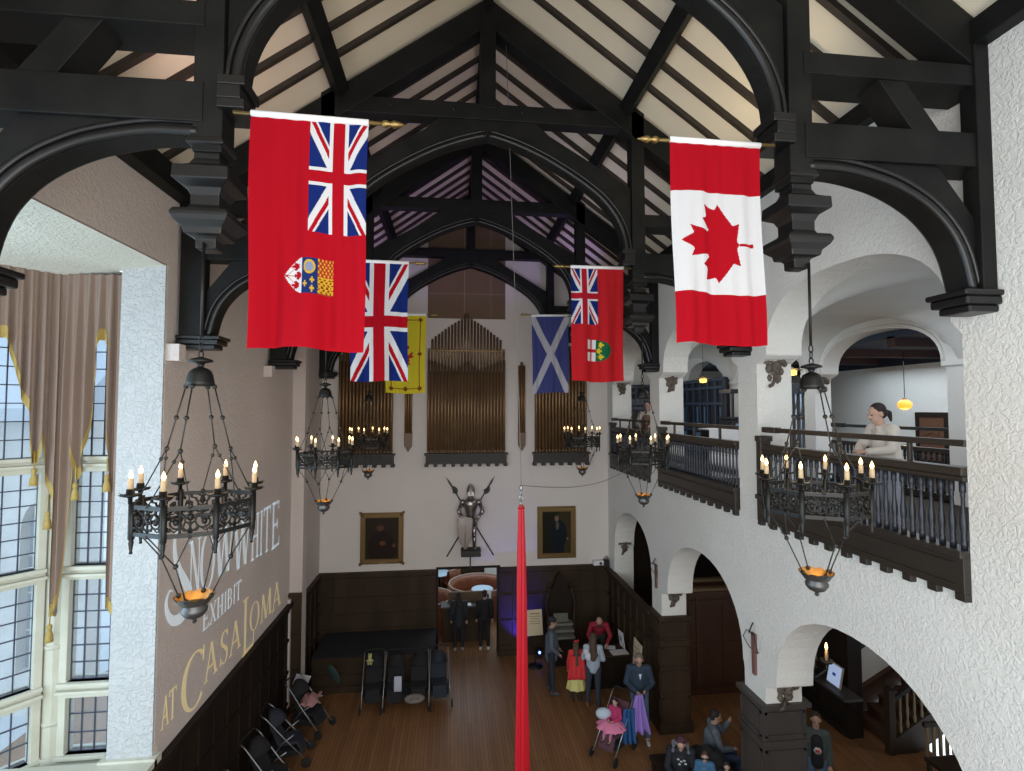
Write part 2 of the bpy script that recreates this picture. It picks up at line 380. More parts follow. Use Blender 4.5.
# low panelled screen between hall and corridor + the pier bases
m = MB(); panelled(m, 'y', 11.5, YF-.05, 0, 2.33, XR, -1, 7, (.25, .95, 1.65, 2.2), .07); struct('trim_8', m, 'oak')
def pier_base(name, y0, y1, zt, matn):
    m = MB(); e = .07
    m.box(XR-e, XR+.6, y0-e, y1+e, 0, zt)
    m.box(XR-e-.04, XR+.66, y0-e-.04, y1+e+.04, zt, zt+.06); m.box(XR-e-.02, XR+.63, y0-e-.02, y1+e+.02, zt-.5, zt-.45)
    m.box(XR-e-.03, XR+.64, y0-e-.03, y1+e+.03, 0, .2)
    for (za, zb) in ((.28, .75), (.83, 1.3), (1.38, zt-.58), (zt-.4, zt-.05)):
        # raised frames on the two faces one sees
        for (u0, u1, face, ax) in ((XR-e+.03, XR+.57, y0-e, 'x'), (y0-e+.03, y1+e-.03, XR-e, 'y')):
            for (p0, p1, q0, q1) in ((u0, u1, za, za+.03), (u0, u1, zb-.03, zb), (u0, u0+.03, za, zb), (u1-.03, u1, za, zb)):
                if ax == 'x': m.box(p0, p1, face-.018, face, q0, q1)
                else: m.box(face-.018, face, p0, p1, q0, q1)
    struct(name, m, matn)
pier_base('trim_9', 11.05, 11.5, 2.38, 'oak')
pier_base('trim_10', 7.3, 7.76, 2.6, 'oak_grey')
pier_base('trim_11', 3.3, 3.92, 2.6, 'oak_grey')

# ---------------------------------------------------------------- the bay window on the left
PZ = (2.5, 3.95, 5.98, 8.75)     # sill, transom, transom, head   (window rows)
ROWS = [(2.52, 3.22), (3.42, 4.70), (4.88, 6.08), (6.28, 8.1)]
wn = [0]
def window(p0, p1, cols, rows=ROWS, fac=.03, arched=True):
    """stone-framed leaded lights between two floor points, one window object per stack"""
    wn[0] += 1
    p0 = Vector((p0[0], p0[1], 0)); p1 = Vector((p1[0], p1[1], 0)); L = (p1-p0).length; d = (p1-p0)/L; n = Vector((-d.y, d.x, 0))
    fn = lambda u, v, w: tuple(p0+d*u+n*w+Vector((0, 0, v)))
    root = empty('window_%d' % wn[0], ((p0+p1)/2+Vector((0, 0, 2.5)))); root['kind'] = 'structure'
    hs = []; mull = [(L*.0+.09, L-.09)]
    for (z0, z1) in rows:
        for (a, b) in mull:
            if z1 > 7.5 and arched:
                c = (a+b)/2; h = [(a, z0), (b, z0)]+[(c+(b-a)/2*math.cos(t), z1-.28+.28*math.sin(t)) for t in [PI*i/10 for i in range(11)]]
            else: h = [(a, z0), (b, z0), (b, z1), (a, z1)]
            hs.append(h)
    f = MB(); f.prism([(0, 2.5), (L, 2.5), (L, 8.6), (0, 8.6)], fn, -.09, .09, hs)
    for (z0, z1) in rows:      # sloping sills and hood edges that stand proud of the frame
        f.prism([(0, z0-.05), (L, z0-.05), (L, z0), (0, z0)], fn, -.14, .14); f.prism([(0, z0-.13), (L, z0-.13), (L, z0-.09), (0, z0-.09)], fn, -.16, .16)
    f.build('window_frame', 'stone_window', root, bevel=.008)
    for (z0, z1) in rows:
        for (a, b) in mull:
            g = MB(); g.prism([(a, z0), (b, z0), (b, z1), (a, z1)], fn, -.004, .004); go = g.build('pane', 'glass', root)
            lb = MB(); nc = cols; nr = max(2, round((z1-z0)/.215))
            for i in range(nc+1):
                u = a+(b-a)*i/nc; lb.prism([(u-.0065, z0), (u+.0065, z0), (u+.0065, z1), (u-.0065, z1)], fn, -.012, .012)
            for j in range(nr+1):
                v = z0+(z1-z0)*j/nr; lb.prism([(a, v-.0065), (b, v-.0065), (b, v+.0065), (a, v+.0065)], fn, -.012, .012)
            lb.build('lead_bars', 'lead', go)
window((-4.95, 7.5), (-4.16, 7.5), 4)
q0 = Vector((-5.15, 7.42)); dq = Vector((-.64, -.77)).normalized()
for i in range(3):
    a = q0+dq*(i*.86+.02); b = q0+dq*(i*.86+.86)
    window((b.x, b.y), (a.x, a.y), 4)
qe = q0+dq*2.62
window((qe.x, qe.y-.85*1-.02), (qe.x, qe.y-.02), 4); window((qe.x, qe.y-1.75), (qe.x, qe.y-.9), 4); window((qe.x, qe.y-2.65), (qe.x, qe.y-1.8), 4)
m = MB(); m.lathe([(.13, 2.5), (.13, 8.6)], 8, (-5.05, 7.5, 0), smooth=False, phase=PI/8); m.lathe([(.15, 3.85), (.15, 3.9)], 8, (-5.05, 7.5, 0)); m.lathe([(.15, 2.9), (.15, 2.95)], 8, (-5.05, 7.5, 0)); m.lathe([(.13, 2.5), (.13, 8.6)], 8, (qe.x-.05, qe.y+.05, 0), smooth=False); struct('trim_12', m, 'stone_window')
m = MB(); P_ = [(XL-.003, 7.24), (XL-.6, 7.24), (XL-.6, 7.8), (-5.3, 7.8), (qe.x-.3, qe.y+.2), (qe.x-.3, .6), (XL-.003, .6)]
zb_ = lambda x: 8.75+.13*(x-XL) if x > -5.3 else 8.54
m.prism(P_, lambda u, v, d: (u, v, zb_(u)+d), 0, .004); m.prism([q for q in P_ if q[0] < XL-.1], XY, 8.85, 9.0)
struct('ceiling_bay', m, 'plaster_bay')
m = MB(); m.prism([(XL-.5, 7.8), (-5.3, 7.8), (qe.x-.3, qe.y+.2), (qe.x-.3, .4), (XL-.5, .4)], XY, 2.1, 2.38); struct('floor_bay', m, 'stone_window')
m = MB(); m.box(-4.24, XL-.5, 7.24, 7.8, 2.3, 8.8); struct('wall_bay', m, 'plaster')

# end wall behind the camera with its tall windows
m = MB(); m.prism([(XL-.5, 0), (XR+.5, 0), (XR+.5, 10.1), (.5, 13.05), (XL-.5, 9.95)], XZ, YB-.4, YB, [[(x, 5.6), (x+1.5, 5.6), (x+1.5, 10), (x, 10)] for x in (-2.6, -.4, 1.9)]); struct('wall_near', m, 'plaster_far')
# ================================================================ ROOF TRUSSES
TY = [3.97, 7.6, 11.15, 14.68]
SOF = [(.5, 10.87), (.88, 10.76), (1.27, 10.60), (1.55, 10.44), (1.8, 10.27), (2.0, 10.16), (2.16, 10.05), (2.3, 9.93), (2.41, 9.76), (2.50, 9.56), (2.54, 9.38), (2.55, 9.26)]
WSOF = [(2.84, 8.83), (3.1, 8.83), (3.35, 8.79), (3.62, 8.71), (3.89, 8.56), (4.08, 8.37), (4.19, 8.16), (4.26, 7.87)]
def smooth_curve(P, k=4):
    out = []
    for i in range(len(P)-1):
        p0, p1, p2, p3 = P[max(i-1, 0)], P[i], P[i+1], P[min(i+2, len(P)-1)]
        for j in range(k):
            s_ = j/k; out.append(tuple(.5*(2*p1[c]+(p2[c]-p0[c])*s_+(2*p0[c]-5*p1[c]+4*p2[c]-p3[c])*s_*s_+(3*p1[c]-p0[c]-3*p2[c]+p3[c])*s_**3) for c in (0, 1)))
    return out+[P[-1]]
SOF = smooth_curve([(.5, 10.87), (.88, 10.76), (1.27, 10.60), (1.62, 10.41), (1.95, 10.20), (2.22, 9.98), (2.42, 9.72), (2.52, 9.47), (2.55, 9.26)]); WSOF = smooth_curve(WSOF)
def mx(p, s_): return (.5+s_*(p[0]-.5), p[1])
def make_truss(y, label):
    t = empty('roof_truss', (.5, y, 7.7), 0, label, 'roof truss', 'hammer-beam trusses of the great hall')
    def P(name, fn, matn='dark_timber', parent=t, bev=.008):
        b = MB(); fn(b); return b.build(name, matn, parent, bevel=bev)
    for s_ in (1, -1):
        def raf(b):
            p = [(.5, 12.98), (4.98, zc(4.98)-.03), (4.98, zc(4.98)-.46), (.5, 12.55)]
            b.prism([mx(q, s_) for q in p], XZ, y-.11, y+.15)
        P('principal_rafter', raf)
        def brace(b):
            out = [(2.66, 9.26), (2.66, 10.22), (1.42, 10.95), (1.2, 11.15), (.5, 11.15)]
            b.prism([mx(q, s_) for q in SOF+out], XZ, y-.07, y+.09)
        br = P('arched_brace', brace)
        def mold(b):
            for r, off, dy in ((.035, .045, -.075), (.022, .11, -.075), (.035, .045, .095)):
                pts = []
                for i, q in enumerate(SOF):
                    a = SOF[max(i-1, 0)]; c = SOF[min(i+1, len(SOF)-1)]; d = Vector((c[0]-a[0], 0, c[1]-a[1])).normalized(); n = Vector((-d.z, 0, d.x))
                    if n.z < 0: n = -n
                    w = Vector((q[0], y+dy, q[1]))+n*off; pts.append(Vector((.5+s_*(w.x-.5), w.y, w.z)))
                b.tube(pts, r, 8)
        P('brace_moulding', mold, 'dark_moulding', br, 0)
        def queen(b):
            x0, x1 = sorted((.5+s_*2.17, .5+s_*2.37)); b.box(x0, x1, y-.11, y+.11, 8.72, 11.5)
        P('hammer_post', queen)
        def cap(b):
            for (dx, z0, z1) in ((.12, 9.2, 9.27), (.09, 9.1, 9.2), (.12, 9.03, 9.1)):
                x0, x1 = sorted((.5+s_*(2.13-dx), .5+s_*2.2)); b.box(x0, x1, y-.15, y+.15, z0, z1)
        P('capital', cap, 'dark_moulding')
        def pend(b):
            pr = [(.125, 8.86), (.16, 8.80), (.165, 8.78), (.13, 8.76), (.11, 8.72), (.11, 8.68), (.14, 8.63), (.20, 8.60), (.235, 8.59), (.24, 8.50), (.22, 8.49), (.155, 8.46), (.125, 8.41), (.125, 8.34), (.15, 8.30), (.225, 8.29), (.245, 8.26), (.245, 8.24), (.225, 8.21), (.17, 8.17), (.16, 8.13), (.115, 8.12), (.10, 8.11), (.09, 8.10), (.088, 8.04), (.06, 8.03)]
            b.lathe([(r*1.1, z) for r, z in pr], 4, (.5+s_*2.28, y, 0), smooth=False, phase=PI/4)
        P('pendant', pend, 'dark_moulding', bev=.006)
        for za, zb in ((9.63, 9.81), (8.93, 9.22)):
            def hb(b):
                x0, x1 = sorted((.5+s_*2.3, .5+s_*4.16)); b.box(x0, x1, y-.12, y+(.24 if za > 9.5 else .15), za, zb)
            P('hammer_beam', hb)
        P('strut', lambda b: b.prism([mx(q, s_) for q in [(3.42, 9.72), (3.66, 9.72), (4.12, 9.1), (3.86, 9.1)]], XZ, y-.1, y+.14))
        def wpost(b):
            x0, x1 = sorted((.5+s_*3.84, .5+s_*4.16)); b.box(x0, x1, y-.14, y+.01, 7.87, 10.1)
        P('wall_post', wpost)
        def wb(b):
            out = [(4.38, 7.87), (4.38, 8.45), (4.0, 8.95), (2.84, 8.95)]
            b.prism([mx(q, s_) for q in WSOF+out], XZ, y-.08, y+.1)
        wbr = P('wall_brace', wb)
        def wm(b):
            for r, off, dy in ((.035, .04, -.085), (.022, .11, -.085), (.035, .04, .105)):
                pts = []
                for i, q in enumerate(WSOF):
                    a = WSOF[max(i-1, 0)]; c = WSOF[min(i+1, len(WSOF)-1)]; d = Vector((c[0]-a[0], 0, c[1]-a[1])).normalized(); n = Vector((-d.z, 0, d.x))
                    if n.z < 0 and n.x < 0: n = -n
                    w = Vector((q[0], y+dy, q[1]))+n*off; pts.append(Vector((.5+s_*(w.x-.5), w.y, w.z)))
                b.tube(pts, r, 8)
        P('brace_moulding', wm, 'dark_moulding', wbr, 0)
        def corb(b):
            for (dx, z0, z1) in ((0, 7.83, 7.88), (.03, 7.76, 7.83), (.08, 7.70, 7.76)):
                x0, x1 = sorted((.5+s_*(3.62+dx), .5+s_*4.18)); b.box(x0, x1, y-.19+dx*.6, y+.19-dx*.6, z0, z1)
        P('corbel_block', corb, 'dark_moulding', bev=.015)
    P('collar_beam', lambda b: b.box(-1.72, 2.72, y-.1, y+.13, 11.13, 11.37))
    P('king_post', lambda b: b.box(.385, .615, y-.12, y+.12, 11.3, 12.75))
    def bolts(b):
        for x in (-.9, .0, 1.0, 1.9):
            b.ball((x, y-.11, 11.25), .022, 6)
    P('iron_bolt', bolts, 'iron_pale', bev=0)
    return t
truss = make_truss(TY[0], 'dark timber roof truss nearest the camera, its posts cut off at the top')
for y, lab in zip(TY[1:], ['dark timber roof truss second from the camera, its king post fully in view',
                           'dark timber roof truss third from the camera, lit purple from behind',
                           'dark timber roof truss farthest from the camera, close against the organ wall']):
    c = copy_tree(truss); c.location.y = y; c['label'] = lab
truss.location.x += .03

# ================================================================ CHANDELIERS
RC = .373
def make_chandelier():
    t = empty('chandelier', (0, 0, 0), 0, 'x', 'chandelier', 'iron candle chandeliers hanging from the roof pendants')
    L = dict(world=False)
    zt, zb = -1.77, -1.94
    b = MB(); b.tube([(0, 0, .03), (0, 0, -.64)], .011, 8); b.build('hanging_rod', 'iron', t, **L)
    b = MB()
    for i in range(3):
        z = -.665-i*.05; a = i % 2*PI/2
        b.tube([(math.cos(a)*.016*math.cos(q), math.sin(a)*.016*math.cos(q), z+.032*math.sin(q)) for q in [2*PI*j/10 for j in range(10)]], .005, 5, closed=True)
    b.build('chain', 'iron', t, **L)
    b = MB(); b.lathe([(.01, -.78), (.075, -.80), (.08, -.815), (.03, -.825), (.018, -.85), (.05, -.865), (.068, -.88), (.080, -.91), (.088, -.955), (.096, -.985), (.02, -.985)], 16)
    b.build('crown', 'iron', t, **L)
    for k in range(4):
        a = k*PI/2; e = Vector((math.cos(a), math.sin(a), 0)); b = MB()
        p0 = e*.098+Vector((0, 0, -.99)); p2 = e*.215+Vector((0, 0, -1.42)); p1 = p0.lerp(p2, .5)
        b.tube([p0, p2], .0050, 6)
        for p in (p0, p1, p2): b.ball(p, .018, 8)
        for dk in (-1, 1):
            c = a+dk*PI/8; q = Vector((math.cos(c), math.sin(c), 0))*RC*.924+Vector((0, 0, zt+.012)); b.tube([p2, q], .0043, 6); b.ball(p2.lerp(q, .2), .014, 8); b.ball(q, .016, 8)
        b.build('suspension_rod', 'iron_pale', t, **L)
    ring = [Vector((RC*math.cos(k*PI/4), RC*math.sin(k*PI/4), 0)) for k in range(8)]
    for z, nm in ((zt, 'top_rail'), (zb, 'bottom_rail')):
        b = MB()
        for k in range(8):
            p = ring[k]; q = ring[(k+1) % 8]; b.beam(p+Vector((0, 0, z)), q+Vector((0, 0, z)), .014, .026)
        b.build(nm, 'iron', t, **L)
    for k in range(8):
        p = ring[k]; q = ring[(k+1) % 8]; d = (q-p); ln = d.length; d = d/ln; n = Vector((d.y, -d.x, 0)); b = MB()
        def at(u, w, o=0): return p+d*(ln*(.5+u))+n*o+Vector((0, 0, (zt+zb)/2+w))
        for s_ in (-1, 1):
            for (cu, r0, r1, turns, w0) in ((.27, .058, .018, 1.15, 0), (.1, .035, .01, .9, -.035), (.1, .03, .01, .9, .04)):
                pts = []
                for j in range(15):
                    tt = j/14; a = PI/2+turns*2*PI*tt; r = r0+(r1-r0)*tt; pts.append(at(s_*(cu+r*math.cos(a)/ln), w0+r*math.sin(a)))
                b.tube(pts, .0062, 4)
            b.ball(at(s_*.27, .0), .02, 6, (1, 1, 1.1)); b.ball(at(s_*.33, .02), .016, 6); b.ball(at(s_*.4, -.045), .014, 6); b.ball(at(s_*.4, .05), .012, 6)
            b.tube([at(0, -.075), at(s_*.15, -.03), at(s_*.3, -.06), at(s_*.44, -.03)], .005, 4)
        b.ball(at(0, .03), .022, 6, (1, 1, 1.2)); b.tube([at(0, -.08), at(0, .08)], .007, 5)
        b.ball(at(0, .095), .016, 6); b.ball(at(0, -.095), .014, 6)
        for s_ in (-.42, -.25, .25, .42): b.ball(at(s_, .067), .011, 5)
        b.build('pierced_panel', 'iron', t, **L)
        b = MB(); x, y = ring[k].x, ring[k].y
        b.lathe([(.022, zt+.03), (.022, zb-.03), (.013, zb-.045), (.017, zb-.055), (.009, zb-.11), (.012, zb-.125), (.003, zb-.13)], 6, (x, y, 0)); b.build('corner_post', 'iron', t, **L)
        cd_ = MB(); x, y = x*1.03, y*1.03
        z0 = zt+.08
        cd_.mat('iron').lathe([(.012, zt+.02), (.014, z0-.02), (.055, z0-.01), (.06, z0), (.025, z0+.004), (.022, z0+.035), (.017, z0+.035)], 10, (x, y, 0))
        for j in range(6):
            a = j*PI/3; cd_.add([(x+.05*math.cos(a-.2), y+.05*math.sin(a-.2), z0), (x+.078*math.cos(a), y+.078*math.sin(a), z0+.008), (x+.05*math.cos(a+.2), y+.05*math.sin(a+.2), z0), (x+.045*math.cos(a), y+.045*math.sin(a), z0-.01)], [(0, 1, 2), (0, 3, 1), (3, 2, 1)])
        cup = cd_.build('drip_cup', None, t, **L)
        b = MB(); b.lathe([(.0175, z0+.03), (.0165, z0+.095), (.012, z0+.102)], 8, (x, y, 0)); b.build('candle', 'candle_wax', cup, **L)
        b = MB(); b.lathe([(.008, z0+.102), (.014, z0+.116), (.013, z0+.128), (.007, z0+.145), (.001, z0+.158)], 8, (x, y, 0)); b.build('flame_bulb', 'flame_bulb', cup, **L)
    for k in range(4):
        a = k*PI/2; e = Vector((math.cos(a), math.sin(a), 0)); b = MB()
        p2 = e*.235+Vector((0, 0, -2.16)); p3 = e*.11+Vector((0, 0, -2.425)); b.tube([p2, p3], .0048, 6); b.ball(p2, .018, 8); b.ball(p3, .018, 8)
        for dk in (-1, 1):
            c = a+dk*PI/8; q = Vector((math.cos(c), math.sin(c), 0))*RC*.924+Vector((0, 0, zb-.01)); b.tube([p2, q], .0043, 6); b.ball(q, .014, 8)
        b.build('lower_rod', 'iron_pale', t, **L)
    b = MB(); n = 32; prof = [(.135, -2.42), (.10, -2.46), (.095, -2.475)]
    def bw(u, v):
        a = u*2*PI; sc = abs(math.sin(a*6)); r = .085+.032*(1-v)+.005*sc*(1-v); z = -2.475+.045*(1-v)+.014*sc*(1-v); return (r*math.cos(a), r*math.sin(a), z)
    b.mat('bowl_glow').grid(48, 4, bw)
    b.mat('bowl_steel').grid(48, 4, lambda u, v: (lambda q: (q[0]*1.045, q[1]*1.045, q[2]-.003))(bw(u, v)))
    b.mat('bowl_steel').lathe([(.080, -2.475), (.072, -2.49), (.084, -2.51), (.082, -2.53), (.06, -2.56), (.03, -2.575), (.012, -2.582), (.018, -2.60), (.002, -2.615)], 20)
    b.build('bowl', None, t, **L)
    return t
ch0 = make_chandelier()
CH = [(-1.75, 3.88, 'large iron candle chandelier nearest on the left, in front of the projected lettering'),
      (2.85, 3.88, 'large iron candle chandelier nearest on the right, in front of the near gallery balustrade'),
      (-1.77, 7.6, 'iron candle chandelier second back on the left, before the bare left wall'),
      (2.84, 7.6, 'iron candle chandelier second back on the right, before the white gallery pier'),
      (-1.72, 11.15, 'small-looking iron chandelier farthest on the left, before the left organ pipes'),
      (2.8, 11.15, 'small-looking iron chandelier farthest on the right, before the right organ pipes')]
for i, (x, y, lab) in enumerate(CH):
    c = ch0 if i == 0 else copy_tree(ch0)
    c.location = (x, y, 8.04); c['label'] = lab; c.rotation_euler[2] = R(-4)
    pl = point('candle_light', (x, y, 6.62), 7, (1, .70, .42), .25); pl = point('bowl_light', (x, y, 5.66), .55, (1, .55, .18), .03)

# ================================================================ PICTURES AND FLAGS: cloth with woven colours
def inpoly(x, y, P):
    c = False; j = len(P)-1
    for i in range(len(P)):
        if (P[i][1] > y) != (P[j][1] > y) and x < (P[j][0]-P[i][0])*(y-P[i][1])/(P[j][1]-P[i][1])+P[i][0]: c = not c
        j = i
    return c
def attr_mat(name, rough=.85, sheen=0, trans=True):
    m = bpy.data.materials.new(name); m.use_nodes = True; nt = m.node_tree; b = nt.nodes['Principled BSDF']; b.inputs['Roughness'].default_value = rough
    b.inputs['Specular IOR Level'].default_value = .1; b.inputs['Sheen Weight'].default_value = sheen
    a = nt.nodes.new('ShaderNodeAttribute'); a.attribute_name = 'woven'; nt.links.new(a.outputs['Color'], b.inputs['Base Color'])
    if trans:
        tr = nt.nodes.new('ShaderNodeBsdfTranslucent'); nt.links.new(a.outputs['Color'], tr.inputs[0]); mx_ = nt.nodes.new('ShaderNodeMixShader'); mx_.inputs[0].default_value = .3
        nt.links.new(b.outputs[0], mx_.inputs[1]); nt.links.new(tr.outputs[0], mx_.inputs[2]); nt.links.new(mx_.outputs[0], nt.nodes['Material Output'].inputs[0])
    MATS[name] = m; return m
attr_mat('flag_cloth'); attr_mat('painted_canvas', .35, 0, False); attr_mat('printed_card', .6, 0, False)
def picture(name, nu, nv, pos, colf, matn, parent=None):
    """a grid whose faces take colours from colf(u, v), v = 0 at the top"""
    b = MB(); b.mat(matn).grid(nu, nv, lambda u, v: pos(u, v), True)
    o = b.build(name, None, parent)
    me = o.data; at_ = me.attributes.new('woven', 'FLOAT_COLOR', 'FACE'); buf = []
    for j in range(nv):
        for i in range(nu): buf += [*colf((i+.5)/nu, (j+.5)/nv), 1]
    at_.data.foreach_set('color', buf); return o
RED, WHT, BLU = (.42, .004, .013), (.70, .70, .72), (.008, .022, .15)
def union(x, y, red=RED, blu=BLU):
    """x 0..2 from the hoist, y 0..1 from the top"""
    X = x*30; Y = y*30
    if abs(X-30) < 3 or abs(Y-15) < 3: return red
    if abs(X-30) < 5 or abs(Y-15) < 5: return WHT
    L_ = math.hypot(60, 30)
    d1 = ((X-30)*30-(Y-15)*60)/L_       # main diagonal, + = above it
    d2 = ((X-30)*30+(Y-15)*60)/L_
    for d, left_sign in ((d1, 1), (d2, 1)):
        pass
    if abs(d1) < 3:
        s_ = -1 if X < 30 else 1        # red sits below the diagonal at the hoist, above at the fly
        q = d1*s_
        return red if 0 < q < 2 else WHT
    if abs(d2) < 3:
        s_ = -1 if X < 30 else 1
        q = d2*s_
        return red if 0 < q < 2 else WHT
    return blu
LEAF = [(0, -2030), (332, -1378), (423, -1351), (750, -1540), (546, -488), (657, -431), (1080, -885), (1185, -638), (1258, -600), (1800, -715), (1614, -143), (1648, -64), (1860, 35), (919, 797), (899, 870), (1015, 1190), (156, 1039), (45, 1137), (90, 2030)]
LEAF = LEAF+[(-x, y) for x, y in reversed(LEAF)]
def f_canada(u, v):
    if v < .25 or v > .75: return RED
    return RED if inpoly((v-.5)*9600, (u-.5)*4800, LEAF) else WHT
GOLD = (.62, .38, .03)
def f_ensign(u, v):
    if u > .5 and v < .5: return union(v*4, (1-u)*2)
    # shield: top of the shield to the right; spans u .27...73, v .66...83
    su = (u-.285)/.43; sv = (v-.615)/.155
    if 0 <= su <= 1 and 0 <= sv <= 1:
        hw = .5*(1-max(0, (.38-su)/.38)**1.7)
        if abs(sv-.5) <= hw:
            if su < .38:
                for (cx_, cy_) in ((.25, .24), (.30, .5), (.25, .76)):
                    if inpoly((sv-cy_)*15500, (su-cx_)*15500, LEAF): return RED
                if abs((sv-.5)-((su-.05)*1.3)) < .012 and su < .2 or abs((sv-.5)+((su-.05)*1.3)) < .012 and su < .2 or abs(sv-.5) < .012 and su < .25: return RED
                return WHT
            if su < .70:
                if sv < .5:
                    a = (su-.54)/.12; c = (sv-.25)/.2
                    if a*a+c*c < 1 and not (a*a+c*c < .5): return GOLD
                    if a*a+c*c < .5: return (.25, .28, .4)
                    return (.012, .03, .14)
                for cx_, cy_ in ((.6, .62), (.6, .86), (.46, .74)):
                    if (abs(su-cx_) < .014 and abs(sv-cy_) < .09) or (abs(sv-cy_) < .03 and abs(su-cx_) < .045): return GOLD
                return (.012, .03, .14)
            if sv < .5:
                k_ = math.sin(su*90)*math.sin(sv*38); return GOLD if k_ > .25 else (.40, .03, .02)
            if abs(su-.735) < .018 or abs(su-.97) < .018 or sv > .96 or sv < .54: return (.30, .05, .02) if int(sv*22) % 3 == 0 else GOLD
            return (.22, .03, .01) if math.sin(su*75+math.sin(sv*30))*math.sin(sv*42) > .1 else GOLD
    return RED
OR = (.50, .016, .022)
def f_ontario(u, v):
    if u < .5 and v < .5: return union(v*4, u*2, (.45, .012, .03))
    su = (u-.30)/.46; sv = (v-.635)/.185
    if 0 <= su <= 1 and 0 <= sv <= 1:
        hw = .5*math.sqrt(max(0, 1-max(0, (su-.38)/.62)**2.2))
        if abs(sv-.5) <= hw:
            if su < .34: return OR if abs(sv-.5) < .08 or abs(su-.17) < .035 else WHT
            for cx_, cy_ in ((.56, .22), (.48, .5), (.56, .78)):
                if inpoly((sv-cy_)*12500, (cx_-su)*12500, LEAF): return (.70, .55, .03)
            return (.01, .12, .05)
    return OR
def f_union(u, v): return union(v*2, 1-u)
SB = (.055, .065, .21)
def f_saltire(u, v):
    x = u; y = v*2
    d = min(abs(2*x-y), abs(2*x-(2-y)))/math.sqrt(5)
    return (.45, .45, .50) if d < .085 else SB
YEL = (.62, .52, .03)
LION = [[(.46, .40), (.55, .385), (.60, .40), (.585, .43), (.52, .445), (.49, .48), (.52, .52), (.60, .50), (.66, .47), (.70, .485), (.66, .51), (.71, .53), (.66, .55), (.60, .55), (.62, .58), (.58, .61), (.64, .62), (.60, .64), (.52, .62), (.50, .57), (.43, .57), (.38, .61), (.33, .62), (.32, .60), (.38, .57), (.36, .53), (.30, .52), (.31, .49), (.38, .50), (.42, .46), (.36, .43), (.38, .40), (.43, .42)]]
def f_lion(u, v):
    for P in LION:
        if inpoly(u, v, P): return (.40, .03, .02)
    du = min(abs(u-.14), abs(u-.86)); dv = min(abs(v-.06), abs(v-.94))
    if (du < .012 and .05 < v < .95) or (dv < .006 and .13 < u < .87): return (.22, .06, .02)
    for a, b in ((.14, .06), (.86, .06), (.14, .94), (.86, .94), (.14, .5), (.86, .5), (.5, .06), (.5, .94)):
        if abs(u-a)+abs(v-b)*2 < .07: return (.22, .06, .02)
    return YEL
def flag(name, x0, x1, y, zt, zb, colf, nu, nv, side, label, tilt=0, seed=0, fold=1.0):
    """hangs from a pole; side=-1: the pole comes from the left post"""
    rnd = random.Random(seed); ph = [rnd.random()*6 for _ in range(6)]
    t = empty('hanging_flag', ((x0+x1)/2, y, zb), 0, label, 'flag', 'flags hung from poles under the trusses')
    def pos(u, v):
        s_ = v**.7
        dy = fold*s_*(.034*math.sin(u*13+ph[0]+v*1.2)+.016*math.sin(u*27+ph[1]-v*2)+.03*math.sin(u*6+ph[2]+v*3))+.004*math.sin(u*40+ph[3])
        w = x1-x0; xx = x0+w*u+.012*math.sin(v*5+ph[4])*s_+(.5-u)*.03*s_*w
        return (xx, y+dy-.03*s_, zt-(zt-zb)*v+.012*math.sin(u*6+ph[5])*s_+tilt*u)
    picture('cloth', nu, nv, pos, colf, 'flag_cloth', t)
    b = MB(); b.tube([(x0, y, zt+.012), (x1, y, zt+.012+tilt)], .024, 10); b.build('white_sleeve', 'white_cloth', t)
    a, c = (x0-.12, x1+.12) if side < 0 else (x1+.12, x0-.12)
    b = MB(); b.mat('brass').tube([(a, y, zt+.012), (c, y, zt+.012+tilt)], .014, 8)
    d = 1 if c > a else -1
    b.lathe([(.014, 0), (.028, d*.02), (.028, d*.04), (.012, d*.06), (.030, d*.09), (.022, d*.12), (.004, d*.17)], 8, (c-d*.03, y, zt+.012+tilt), 'x'); b.build('flag_pole', None, t)
    return t
flag('canada', 1.66, 2.40, 3.80, 8.965, 7.39, f_canada, 150, 300, 1, 'red and white flag with a red maple leaf hanging at upper right', -.01, 3, .8)
flag('ensign', -1.42, -.61, 3.80, 8.97, 7.32, f_ensign, 160, 330, -1, 'large red flag with union canton and quartered shield, hanging nearest on the left', -.02, 5)
flag('ontario', 1.72, 2.52, 7.48, 8.97, 7.29, f_ontario, 100, 210, 1, 'red flag with union canton at left and green shield, hanging right of the organ', 0, 8)
flag('union', -1.43, -.62, 7.48, 8.96, 7.28, f_union, 100, 210, -1, 'blue flag with red and white union crosses, hanging behind the large red flag', -.01, 11, .7)
flag('lion', -1.38, -.55, 11.03, 8.84, 7.21, f_lion, 90, 180, -1, 'yellow flag with a red rampant lion, half hidden behind the union flag', 0, 14, .6)
flag('saltire', 1.68, 2.48, 11.03, 8.87, 7.22, f_saltire, 80, 160, 1, 'dark blue flag with a white diagonal cross, hanging before the right organ pipes', .02, 17, .7)

